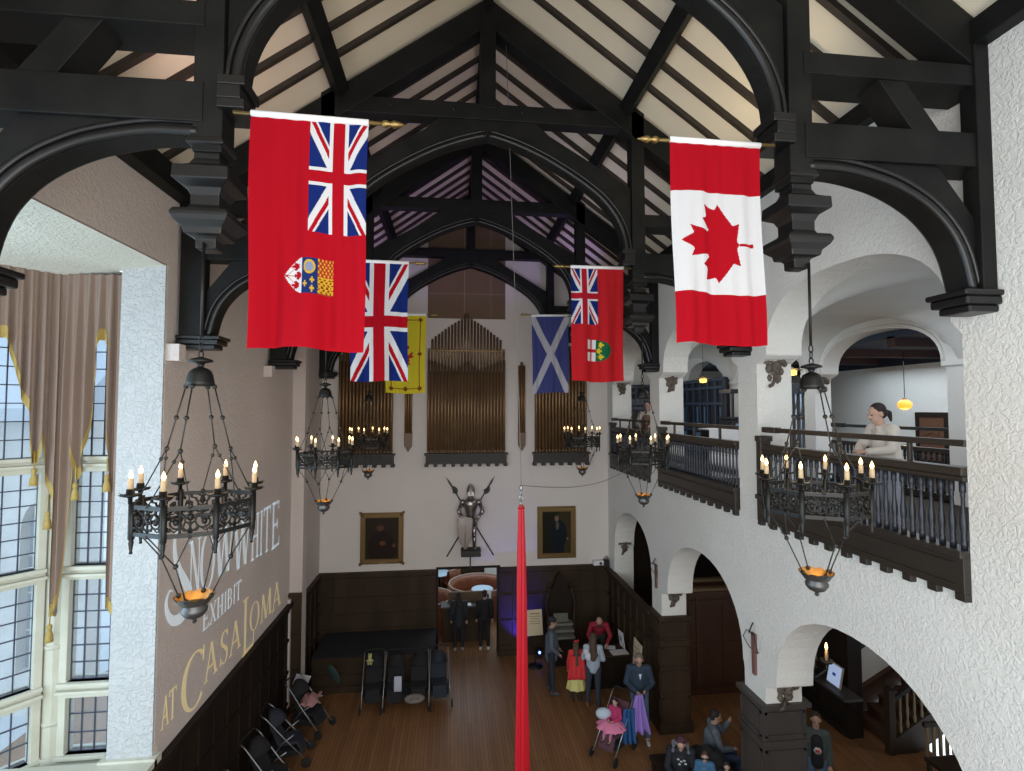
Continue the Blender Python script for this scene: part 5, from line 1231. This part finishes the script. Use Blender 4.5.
# the woman on the gallery, leaning on the rail
w = person(5.12, 5.72, -86, 'woman in a cream blouse with dark ponytail leaning on the nearest gallery rail', 1.68, 5.3, top=(.66, .60, .53), bottom=(.30, .30, .34), hair=(.018, .012, .01), ponytail=True, fem=True, vox=.008, skin=(.50, .31, .23),
       pose=dict(pel=(0, .05, .97), chest=(0, -.02, 1.27), neck=(0, -.06, 1.46), head=(0, -.10, 1.60), look=(-.25, -1, -.42), shL=(.145, -.03, 1.40), shR=(-.145, -.03, 1.40), elL=(.20, -.12, 1.17), elR=(-.20, -.16, 1.18), wrL=(.07, -.33, 1.14), wrR=(-.04, -.36, 1.13)))
b = MB(); b.prism([(-.006, 1.22), (.006, 1.22), (.012, 1.36), (-.012, 1.36)], XZ, -.174, -.168); b.build('placket', (.42, .38, .34), w, world=False)
w = person(5.12, 13.35, -35, 'person in a pale top and brown waistcoat standing at the farthest gallery rail', 1.78, 5.3, top=(.46, .42, .37), bottom=(.05, .04, .04), hair=(.015, .012, .01), skin=(.40, .25, .19), fem=True,
       pose=dict(elL=(.24, -.10, 1.16), elR=(-.24, -.10, 1.16), wrL=(.14, -.30, 1.12), wrR=(-.14, -.30, 1.12)))
b = MB(); capsule(b, (0, .0, 1.0), (0, -.012, 1.3), .15, .158, 16); o = b.build('waistcoat', (.16, .085, .055), w, world=False); remesh(o, .014)
# the visitors on the hall floor
person(2.43, 12.85, 80, 'man in a grey-blue hooded jacket and dark cap standing left of the girl', 1.8, top=(.085, .105, .135), bottom=(.018, .022, .035), hair=(.02, .018, .02), shoes=(.05, .05, .055), coat=.5,
       pose=dict(elL=(.21, -.03, 1.14), wrL=(.18, -.16, .98), elR=(-.22, .0, 1.14), wrR=(-.17, -.16, .98), ankL=(.13, .05, .09), kneeL=(.115, .02, .5), ankR=(-.12, -.04, .09)), hat=(.022, .022, .028))
g = person(2.95, 12.45, 175, 'girl with long brown hair in a red cape and yellow skirt, seen from behind', 1.38, top=(.62, .03, .035), bottom=(.02, .02, .02), hair=(.085, .05, .03), long_hair=1.3, skirt=((.66, .60, .22), .67, .30), fem=True, shoes=(.02, .015, .015))
b = MB(); b.prism([(-.05, 0), (0, .02), (.05, 0), (.05, .05), (0, .03), (-.05, .05)], XZ, -.02, .02); o = b.build('hair_bow', (.6, .02, .03), g, world=False); o.location = (0, .06, 1.38)
b = MB(); b.grid(20, 8, lambda u, v: ((u-.5)*(.32+.16*v), .13+.08*v+.012*math.sin(u*22), 1.08-.50*v)); b.build('cape', (.62, .03, .035), g, world=False, solid=.008)
w = person(3.27, 12.1, 165, 'woman with long brown hair, pale shoulder top and dark jeans, back to the camera', 1.68, top=(.36, .42, .50), bottom=(.03, .04, .055), hair=(.075, .045, .028), long_hair=1.0, fem=True, shoes=(.20, .075, .03),
       pose=dict(elL=(.24, -.06, 1.14), wrL=(.16, -.26, 1.08), elR=(-.24, -.04, 1.14), wrR=(-.17, -.24, 1.04), ankL=(.14, -.06, .09), kneeL=(.12, -.06, .5), ankR=(-.12, .1, .09)))
b = MB(); b.ball((.10, .12, 1.20), .085, 12, (1.2, .6, 1.1)); b.ball((.16, .05, 1.28), .075, 10); b.build('pale_scarf', (.55, .56, .60), w, world=False)
person(3.86, 13.72, -12, 'clerk with a red shirt and beard bending forward behind the desk', 1.75, top=(.30, .012, .03), bottom=(.02, .02, .02), hair=(.03, .02, .015), skin=(.46, .27, .2), bald=True,
       pose=dict(pel=(0, .12, .95), chest=(0, -.08, 1.17), neck=(0, -.22, 1.31), head=(0, -.30, 1.40), look=(0, -1, -.7), shL=(.19, -.17, 1.27), shR=(-.19, -.17, 1.27), elL=(.28, -.25, 1.04), elR=(-.28, -.25, 1.04), wrL=(.18, -.42, .90), wrR=(-.2, -.42, .90)))
c = [o for o in C.objects if o.get('label', '').startswith('clerk')][0]
b = MB(); b.ball((0, -.36, 1.315), .055, 10, (1, .8, .9)); b.build('beard', (.05, .03, .02), c, world=False)
m_ = person(3.93, 10.9, -12, 'man in a dark padded jacket and jeans looking down at his phone beside the stroller', 1.76, top=(.022, .040, .065), bottom=(.07, .12, .20), hair=(.14, .12, .10), shoes=(.50, .52, .54), coat=.25, skin=(.47, .28, .21),
       pose=dict(look=(-.1, -1, -.6), head=(0, -.05, 1.62), elL=(.27, -.02, 1.15), elR=(-.27, -.02, 1.15), wrL=(.08, -.26, 1.10), wrR=(-.08, -.28, 1.08), ankR=(-.13, -.02, .09), ankL=(.15, -.10, .09), kneeL=(.12, -.08, .5)))
held(m_, 'phone', 'black_plastic', (0, -.36, 1.11), (.075, .14, .012), (R(35), 0, 0))
b = MB(); b.prism([(-.03, 1.40), (.03, 1.40), (.0, 1.28)], XZ, -.19, -.17); b.build('shirt_collar', (.5, .6, .7), m_, world=False)
# lounge customers
person(.22, 15.35, 178, 'person in dark clothes standing at the left of the lounge counter, back turned', 1.62, top=(.014, .018, .024), bottom=(.012, .014, .018), hair=(.02, .016, .013), coat=.7, shoes=(.30, .30, .30), long_hair=.5)
person(.95, 15.32, 178, 'slim person all in black with pale shoes standing at the right of the lounge counter', 1.66, top=(.008, .008, .010), bottom=(.008, .008, .010), hair=(.02, .016, .013), shoes=(.5, .5, .5))
# people sitting at the foot of the near pier
SIT = dict(pel=(0, .05, .50), hipL=(.1, .03, .50), hipR=(-.1, .03, .50), kneeL=(.13, -.40, .50), kneeR=(-.13, -.40, .50), ankL=(.14, -.38, .09), ankR=(-.14, -.38, .09), chest=(0, .02, .84), neck=(0, -.01, 1.03), head=(0, -.05, 1.17), shL=(.18, .0, .98), shR=(-.18, .0, .98), elL=(.24, -.08, .72), elR=(-.24, -.08, .72), wrL=(.08, -.32, .66), wrR=(-.08, -.32, .66))
a_ = person(3.98, 9.0, -20, 'seated woman in black with reddish hair and a grey hood at the bottom edge', 1.68, top=(.010, .012, .018), bottom=(.012, .015, .028), hair=(.06, .022, .035), long_hair=.3, fem=True, skin=(.50, .32, .26), pose=dict(SIT, look=(-.1, -1, -.7), head=(0, -.09, 1.16)))
b = MB()
for s_ in (-1, 1): capsule(b, (s_*.10, .07, 1.02), (s_*.13, -.05, .96), .045, .035)
capsule(b, (-.10, .08, 1.02), (.10, .08, 1.02), .055, .055); o = b.build('hood', (.13, .14, .17), a_, world=False); remesh(o, .014)
b = MB()
for i, (px_, pz_) in enumerate(((-.05, .88), (.0, .85), (.05, .87), (.07, .82), (-.03, .80))): b.ball((px_, -.145, pz_), .022, 6, (1.2, .4, .8))
b.build('shirt_print', (.45, .50, .55), a_, world=False)
k_ = person(4.28, 8.72, -22, 'small child in a blue jacket wearing dark sunglasses, at the bottom edge', 1.15, z=.08, top=(.04, .13, .24), bottom=(.03, .05, .09), hair=(.07, .035, .025), skin=(.52, .34, .27), pose=dict(SIT, look=(0, -1, -.1), pel=(0, .05, .75), hipL=(.1, .03, .75), hipR=(-.1, .03, .75), kneeL=(.13, -.35, .72), kneeR=(-.13, -.35, .72), chest=(0, .02, 1.08), neck=(0, 0, 1.27), head=(0, -.03, 1.41), shL=(.17, 0, 1.22), shR=(-.17, 0, 1.22), elL=(.23, -.05, .98), elR=(-.23, -.05, .98), wrL=(.1, -.28, .93), wrR=(-.1, -.28, .93)))
b = MB(); s7 = 1.15/1.75
for e in (-1, 1): b.ball((e*.036*s7, -.13*s7, 1.418*s7), .030*s7, 8, (1.1, .4, .8))
b.tube([(-.04*s7, -.135*s7, 1.424*s7), (.04*s7, -.135*s7, 1.424*s7)], .005, 5); b.build('sunglasses', 'black_plastic', k_, world=False)
person(4.62, 8.62, -22, 'child barely in view at the bottom edge, left of the near pier', 1.05, z=.02, top=(.02, .02, .03), bottom=(.03, .04, .07), hair=(.03, .02, .018), skin=(.52, .34, .27), pose=dict(SIT, pel=(0, .05, .78), hipL=(.1, .03, .78), hipR=(-.1, .03, .78), kneeL=(.13, -.35, .75), kneeR=(-.13, -.35, .75), chest=(0, .02, 1.1), neck=(0, 0, 1.29), head=(0, -.03, 1.43), shL=(.17, 0, 1.24), shR=(-.17, 0, 1.24), elL=(.23, -.05, 1.0), elR=(-.23, -.05, 1.0), wrL=(.1, -.28, .95), wrR=(-.1, -.28, .95)))
person(4.86, 9.55, 75, 'seated person in a grey sweater, turned right with one hand raised', 1.72, top=(.11, .135, .165), bottom=(.03, .06, .13), hair=(.022, .016, .014), coat=.2, pose=dict(SIT, wrL=(.05, -.30, 1.08), elL=(.2, -.22, .82), look=(0, -1, -.15)))
person(6.25, 8.62, -30, 'person in a dark printed T-shirt and open grey-green jacket, framed by the nearest low arch', 1.66, top=(.055, .075, .07), bottom=(.07, .12, .2), hair=(.03, .02, .015), coat=.15, pose=dict(look=(0, -1, -.5), shL=(.15, 0, 1.41), shR=(-.15, 0, 1.41), elL=(.2, .02, 1.14), elR=(-.2, .02, 1.14), wrL=(.2, -.08, .92), wrR=(-.2, -.08, .92)))
p_ = [o for o in C.objects if o.get('label', '').startswith('person in a dark printed T-shirt')][0]
b = MB(); capsule(b, (0, -.085, .88), (0, -.085, 1.24), .10, .10, 12); o = b.build('t_shirt', (.008, .008, .014), p_, world=False); remesh(o, .014)
b = MB(); b.lathe([(.065, -.185), (.06, -.175)], 6, (0, 0, 1.12), 'y'); b.build('badge_rim', (.55, .55, .56), p_, world=False)
b = MB(); b.box(-.035, .035, -.192, -.186, 1.10, 1.14); b.build('badge_bar', (.5, .05, .05), p_, world=False)

# ================================================================ FURNITURE AND GEAR ON THE HALL FLOOR
# dais with a black top below the left wall panelling
t = empty('low_stage', (-2.0, 14.1, 0), 0, 'low stage with panelled front and black top below the left wall panelling', 'stage')
b = MB(); panelled(b, 'x', XL+.35, -.42, 0, .80, 13.45, -1, 7, (.4,), .04); b.box(XL+.35, -.42, 13.45, YF-.1, 0, .8); b.build('panelled_front', 'oak', t)
b = MB(); b.box(XL+.35, -.40, 13.40, YF-.1, .82, .87); b.build('black_top', 'black_fabric', t)
def wheel(b, c, r, w=.03): b.lathe([(r*.2, -w/2), (r*.8, -w/2), (r, -w*.3), (r, w*.3), (r*.8, w/2), (r*.2, w/2)], 14, c, 'x')
def stroller(x, y, rz, label, seats=1, col='black_fabric', frame_='alu', hood=True, group='parked strollers'):
    t = empty('stroller', (x, y, 0), R(rz), label, 'stroller', group); L = dict(world=False); W_ = .24*seats+.04*(seats-1)
    for sx in (-1, 1):
        b = MB(); b.tube([(sx*W_, -.42, .12), (sx*W_, -.05, .52), (sx*W_, .32, .96), (sx*W_, .40, 1.02)], .012, 6); b.tube([(sx*W_, .30, .14), (sx*W_, .02, .48), (sx*W_, -.18, .62)], .012, 6); b.build('side_frame', frame_, t, **L)
        for yy_, r in ((-.42, .09), (.32, .12)): b = MB(); wheel(b, (sx*(W_+.03), yy_, r), r); b.build('wheel', 'rubber', t, **L)
    b = MB(); b.tube([(-W_, .40, 1.02), (-W_+.04, .44, 1.05), (W_-.04, .44, 1.05), (W_, .40, 1.02)], .016, 6); b.build('handle', 'rubber', t, **L)
    for k in range(seats):
        cx_ = (k-(seats-1)/2)*.54
        b = MB(); b.prism([(-.22, .42), (-.25, .47), (.06, .46), (.27, .92), (.31, .90), (.12, .40), (-.2, .40)], lambda u, v, d: (cx_+d, u, v), -.19, .19); b.prism([(-.25, .44), (-.36, .2), (-.33, .19), (-.2, .42)], lambda u, v, d: (cx_+d, u, v), -.16, .16); b.build('seat', col, t, **L, bevel=.015)
        if hood:
            def hd(u, v): a = PI*u; e = R(20+85*v); return (cx_+.2*math.cos(a), .25-.26*math.sin(a)*math.cos(e)*1.0, .72+.30*math.sin(a)*math.sin(e)+.0)
            b = MB(); b.grid(14, 8, hd); b.build('canopy', col, t, **L, solid=.012)
    b = MB(); b.prism([(-.25, .2), (.25, .2), (.28, .34), (-.22, .3)], lambda u, v, d: (d, u, v), -W_*.85, W_*.85); b.build('basket', 'black_fabric', t, **L)
    return t
s1 = stroller(-1.80, 12.85, 4, 'single black stroller with a yellow toy on its canopy, left of the parked row')
b = MB()
for p, r in (((-.10, -.02, 1.10), .05), ((-.10, -.03, 1.02), .06), ((-.16, -.04, 1.0), .025), ((-.04, -.04, 1.0), .025), ((-.13, -.05, .94), .03), ((-.07, -.05, .94), .03), ((-.13, -.02, 1.15), .018), ((-.07, -.02, 1.15), .018)): b.ball(p, r, 8)
o = b.build('plush_toy', (.42, .40, .18), None); o.location = (-1.88, 12.78, .93); tag(o, 'small yellow-green plush toy clipped on the canopy of the left parked stroller', 'toy')
s2 = stroller(-1.02, 12.8, 0, 'wide double black stroller in the middle of the parked row', 2)
b = MB(); b.grid(8, 10, lambda u, v: ((u-.5)*.17, -.01*math.sin(v*3), -.34*v)); o = b.build('baby_bib', (.45, .48, .58), None, solid=.01); o.location = (-1.2, 12.42, .46); tag(o, 'pale striped cloth hanging on the front of the double stroller', 'cloth')
b = MB(); b.ball((0, 0, 0), .17, 12, (1.4, .8, .55)); b.tube([(-.1, -.12, .05), (0, -.15, .08), (.12, -.1, .04)], .02, 6); o = b.build('stroller_bag', (.22, .19, .17)); o.location = (-.82, 12.35, .22); tag(o, 'beige bag tucked low in the front of the double stroller', 'bag')
stroller(-.28, 12.9, 5, 'folded-looking dark blue stroller at the right end of the parked row', 1, (.012, .018, .028), 'alu', True)
for i, (x, y, rz, lab) in enumerate(((-3.05, 12.0, 70, 'dark stroller with a pink blanket by the left wall, farthest of the wall row'), (-3.2, 11.0, 95, 'black stroller by the left wall, second from the far end of the wall row'), (-3.2, 10.05, 80, 'black stroller by the left wall, third from the far end of the wall row'), (-3.2, 9.1, 100, 'black stroller by the left wall, nearest and cut by the bottom edge'))):
    stroller(x, y, rz, lab, 1, 'black_fabric' if i != 1 else (.018, .022, .035), 'alu')
b = MB(); b.grid(16, 14, lambda u, v: ((u-.5)*.34+.03*math.sin(v*9), (v-.5)*.5+.03*math.sin(u*8), .10*math.sin(u*PI)*math.sin(v*PI)+.03*math.sin(u*14+v*8))); o = b.build('pink_blanket', (.42, .22, .22), None, solid=.02); o.location = (-3.0, 11.95, .62); tag(o, 'crumpled dusty pink blanket heaped on the farthest stroller by the left wall', 'blanket')
b = MB(); b.lathe([(.001, 0), (.17, .01), (.2, .03), (.001, .03)], 18, (0, 0, 0), 'x', sy=1.3); o = b.build('green_canopy', (.03, .06, .055)); o.location = (-2.55, 12.35, .75); o.rotation_euler = (0, R(-20), R(50)); tag(o, 'round dark green sunshade disc beside the pink blanket', 'sunshade')
b = MB(); b.obox((0, 0, 0), (.02, .34, .22), (0, 0, 0)); o = b.build('white_tag', (.5, .5, .55)); o.location = (-3.36, 12.45, .72); o.rotation_euler = (R(-25), 0, R(-60)); tag(o, 'white rectangular card resting on the farthest stroller by the left wall', 'card')
# stroller with the child in pink
s = stroller(3.28, 10.55, -48, 'stroller carrying the child in pink, just left of the man with the phone', 1, (.10, .04, .06), 'alu', False, None)
SITK = dict(pel=(0, 0, .0), hipL=(.09, 0, .0), hipR=(-.09, 0, .0), kneeL=(.12, -.34, .03), kneeR=(-.12, -.34, .03), ankL=(.12, -.48, -.32), ankR=(-.12, -.48, -.32), chest=(0, .06, .32), neck=(0, .08, .5), head=(0, .05, .66), shL=(.15, .07, .45), shR=(-.15, .07, .45), elL=(.24, -.02, .25), elR=(-.24, -.02, .25), wrL=(.1, -.22, .18), wrR=(-.1, -.22, .18))
k_ = person(3.28, 10.55, -48, 'dark-haired child in a magenta top and pink tulle skirt sitting in the stroller', 1.05, z=.56, top=(.42, .03, .12), bottom=(.5, .2, .3), hair=(.018, .014, .013), long_hair=.2, pose=SITK, skin=(.5, .32, .25))
b = MB(); b.grid(60, 8, lambda u, v: ((.09+.2*v)*math.cos(u*2*PI)*(1+.08*v*math.sin(u*60)), -.12+(.09+.2*v)*math.sin(u*2*PI)*(1+.08*v*math.sin(u*50)), .10-.10*v**1.5)); b.build('tulle_skirt', (.72, .22, .38), k_, world=False, solid=.01)
b = MB(); b.ball((0, .03, 0), .13, 12, (1.3, .9, .8)); o = b.build('white_bundle', (.50, .60, .70)); o.location = (3.08, 10.62, .62); tag(o, 'pale blue-white bundle in the stroller beside the pink skirt', 'bundle')
def drapecloth(name, x, y, z0, z1, w0, w1, col, label, cat, ph=0):
    b = MB(); b.grid(28, 14, lambda u, v: ((u-.5)*(w0+(w1-w0)*v), .05*math.sin(u*19+ph)*(.3+v)+.03*math.sin(v*4), z1-(z1-z0)*v)); b.build('x', col)
    o = C.objects[-1]; o.name = name; o.location = (x, y, z0); s_ = o.modifiers.new('solid', 'SOLIDIFY'); s_.thickness = .015; tag(o, label, cat)
drapecloth('purple_dress', 3.78, 10.45, .38, 1.12, .14, .46, (.34, .22, .62), 'shiny lilac costume dress hanging in front of the man with the phone', 'dress')
drapecloth('blue_coat', 3.55, 10.4, .26, .9, .22, .30, (.02, .09, .26), 'royal blue child coat hanging between the stroller and the lilac dress', 'coat', 2)
# bench with coats
t = empty('wooden_bench', (4.45, 9.2, 0), 0, 'low dark bench carrying the black coat heap beside the near pier', 'bench')
b = MB(); b.box(3.7, 5.1, 8.75, 9.75, .36, .42); b.build('seat', 'oak_dark', t)
for x in (3.76, 5.04):
    for y in (8.82, 9.68): b = MB(); b.box(x-.03, x+.03, y-.03, y+.03, 0, .36); b.build('leg', 'oak_dark', t)
b = MB(); b.grid(24, 20, lambda u, v: ((u-.5)*.75, (v-.5)*.8, (.42*(math.sin(u*PI)*math.sin(v*PI))**.35+.03*math.sin(u*17+v*9)+.02*math.sin(v*23)))); o = b.build('black_coat', 'black_fabric'); o.location = (4.5, 9.05, .42); tag(o, 'heap of black coats on the bench between the seated people', 'coat')
# information desk and what lies on it
t = empty('information_desk', (3.85, 13.2, 0), 0, 'dark wooden desk where the red-shirted clerk leans over', 'desk')
b = MB(); panelled(b, 'x', 3.35, 4.4, 0, .72, 12.92, -1, 3, (.4,), .03); b.box(3.35, 4.4, 12.92, 13.45, 0, .74); b.build('body', 'oak_dark', t)
b = MB(); b.box(3.3, 4.44, 12.85, 13.5, .75, .79); b.build('desk_top', 'oak', t, bevel=.01)
for x, y, sx, sy, r, m_, lab in ((4.18, 13.02, .42, .26, 5, 'paper', 'large white plan spread on the front right of the information desk'), (4.05, 13.3, .24, .2, -15, 'paper', 'small white sheet on the information desk behind the plan'), (3.62, 13.15, .24, .2, 10, (.10, .38, .62), 'bright blue folder on the information desk before the clerk')):
    b = MB(); b.obox((x, y, .795), (sx, sy, .01), (0, 0, R(r))); o = b.build('folder' if 'folder' in lab else 'paper_sheet', m_); tag(o, lab, 'folder' if 'folder' in lab else 'paper')
t = empty('desk_sign', (4.33, 13.3, .79), 0, 'small white framed card standing at the right end of the information desk', 'sign')
b = MB(); b.obox((4.34, 13.3, .99), (.02, .26, .40), (0, R(-8), R(8))); b.build('card', 'paper', t); b = MB(); b.obox((4.32, 13.3, 1.0), (.01, .1, .12), (0, R(-8), R(8))); b.build('mark', (.25, .27, .3), t)
t = empty('tall_placard', (4.36, 12.25, 0), 0, 'tall cream placard leaning on the panelled screen behind the man with the phone', 'sign')
b = MB(); b.obox((4.34, 12.2, .72), (.02, .5, 1.36), (0, R(4), 0)); b.build('board', 'paper_cream', t)
for i in range(7): b = MB(); b.obox((4.325-.004*i+.014, 12.2, 1.25-.12*i), (.004, .34 if i % 3 else .22, .018), (0, R(4), 0)); b.build('text_line', (.2, .16, .12), t)
# sign on a stand with the blue light behind
t = empty('stand_sign', (2.22, 14.15, 0), 0, 'cream notice board on a thin black stand just right of the red silk', 'sign')
b = MB(); b.obox((2.22, 14.13, 1.17), (.42, .02, .68), (0, R(-3), 0)); b.build('board', 'paper_cream', t, bevel=.004)
for i, wd in enumerate((.26, .3, .22, .3, .28)): b = MB(); b.box(2.22-wd/2, 2.22+wd/2, 14.112, 14.12, 1.40-.065*i, 1.41-.065*i+(.012 if i == 0 else 0)); b.build('text_line', (.22, .15, .08), t)
b = MB(); b.tube([(2.24, 14.17, .02), (2.24, 14.17, 1.3)], .014, 8); b.lathe([(.2, 0), (.2, .015), (.03, .03), (.015, .04)], 18, (2.24, 14.17, 0)); b.build('stand', 'black_plastic', t)
t = empty('blue_floor_light', (2.42, 14.62, 0), 0, 'small blue glowing floor light behind the notice stand', 'lamp')
b = MB(); b.lathe([(.07, .1), (.08, .12), (.08, .24), (.06, .26)], 12, (2.42, 14.62, 0)); b.box(2.36, 2.48, 14.58, 14.66, 0, .1); b.build('housing', 'black_plastic', t)
b = MB(); b.ball((2.42, 14.53, .19), .035, 10); b.build('lens', mat('blue_lens', (.05, .1, 1), .3, emit=((.1, .18, 1), 9)), t)
spot('blue_uplight', (2.1, 14.25, .25), (1.95, 14.9, 1.1), 190, (.06, .05, 1), 72, .05)
# carved console
t = empty('carved_console', (3.0, 14.5, 0), 0, 'dark carved high-backed console with pale stepped keyboards against the far panelling', 'organ console')
b = MB(); b.prism([(2.68, 0), (3.36, 0), (3.36, 1.75), (3.2, 1.95), (3.12, 2.2), (3.02, 2.3), (2.92, 2.2), (2.84, 1.95), (2.68, 1.75)], XZ, 14.62, 14.72); b.build('back_panel', 'oak_dark', t)
for s_ in (-1, 1):
    x = 3.02+s_*.36; b = MB(); b.tube([(x, 14.45, 0), (x+s_*.02, 14.45, .6), (x, 14.5, 1.1), (x+s_*.05, 14.58, 1.5), (x-s_*.05, 14.6, 1.9)], [.04, .035, .05, .03, .05], 8); b.ball((x-s_*.05, 14.6, 1.97), .05, 8); b.build('side_post', 'oak', t)
for i in range(3): b = MB(); b.box(2.72, 3.32, 14.1+.12*i, 14.6, .70+.13*i, .76+.13*i); b.build('keyboard', (.20, .20, .17), t)
b = MB(); b.box(2.7, 3.34, 14.1, 14.62, 0, .68); b.build('case', 'oak_dark', t)
b = MB(); b.obox((2.98, 14.36, 1.18), (.40, .02, .22), (R(-15), 0, 0)); b.build('music_rest', (.13, .14, .10), t)
# projector and black box on the wainscot ledge
t = empty('projector', (4.15, 14.82, 2.44), 0, 'small white projector on the panelling ledge under the right painting', 'projector')
b = MB(); b.box(4.0, 4.3, 14.68, 14.88, 2.445, 2.57); b.build('housing', 'white_cloth', t, bevel=.02); b = MB(); b.lathe([(.035, 0), (.04, -.03), (.03, -.035)], 12, (4.2, 14.68, 2.51), 'y'); b.build('lens', 'black_plastic', t)
t = empty('black_speaker', (4.4, 14.8, 2.44), 0, 'small black device beside the white projector on the ledge', 'speaker')
b = MB(); b.box(4.33, 4.47, 14.72, 14.86, 2.445, 2.59); b.tube([(4.35, 14.8, 2.59), (4.38, 14.8, 2.66), (4.44, 14.8, 2.66), (4.46, 14.8, 2.59)], .012, 6); b.build('case', 'black_plastic', t, bevel=.01)

# ================================================================ THE RED AERIAL SILK
mat('silk', (.50, .002, .014), .5)
t = empty('aerial_silk', (1.0, 7.6, .3), 0, 'long red aerial silk hanging from a steel swivel in the middle of the hall', 'aerial silk')
def silk(u, v):
    a = u*2*PI; z = 5.45-5.1*v; w = .033+.040*min(1, v*1.6)+.006*math.sin(v*9)
    r = w*(1+.35*math.sin(a*7+v*5)*.6); return (1.0+r*math.cos(a)*1.05+.02*v, 7.6+r*.55*math.sin(a), z)
for k in (-1, 1):
    b = MB(); b.grid(70, 60, lambda u, v: (lambda p: (p[0]+k*.016*(.4+v), p[1]+.02*k, p[2]))(silk(u, v))); b.build('strand', 'silk', t)
b = MB(); b.tube([(.96, 7.6, 5.44), (.985, 7.6, 5.49), (1.0, 7.6, 5.5), (1.015, 7.6, 5.49), (1.04, 7.6, 5.44)], .018, 8); b.build('knot', 'silk', t)
b = MB()
for i, z in enumerate((5.52, 5.60, 5.68)): b.tube([(1.0+.028*math.cos(q)*(1 if i % 2 else .3), 7.6+.028*math.cos(q)*(.3 if i % 2 else 1), z+.045*math.sin(q)) for q in [2*PI*j/12 for j in range(12)]], .008, 6, closed=True)
b.lathe([(.012, 5.70), (.025, 5.72), (.025, 5.76), (.012, 5.79)], 10, (1.0, 7.6, 0)); b.build('swivel', 'alu', t)
b = MB(); b.tube([(1.0, 7.6, 5.78), (.98, 7.6, 6.6), (.76, 7.62, 12.9)], .0045, 5); tag(b.build('hanging_wire', 'rope'), 'thin steel wire dropping from the roof to the red silk', 'wire')
b = MB(); b.tube([(1.0, 7.6, 5.78)]+[(1.0+3.45*q, 7.6+4.05*q, 5.78+.02*q-.28*math.sin(q*PI)) for q in [i/14 for i in range(1, 15)]], .007, 5); tag(b.build('guy_rope', 'rope'), 'sagging rope running from the silk swivel to the gallery balustrade', 'rope')
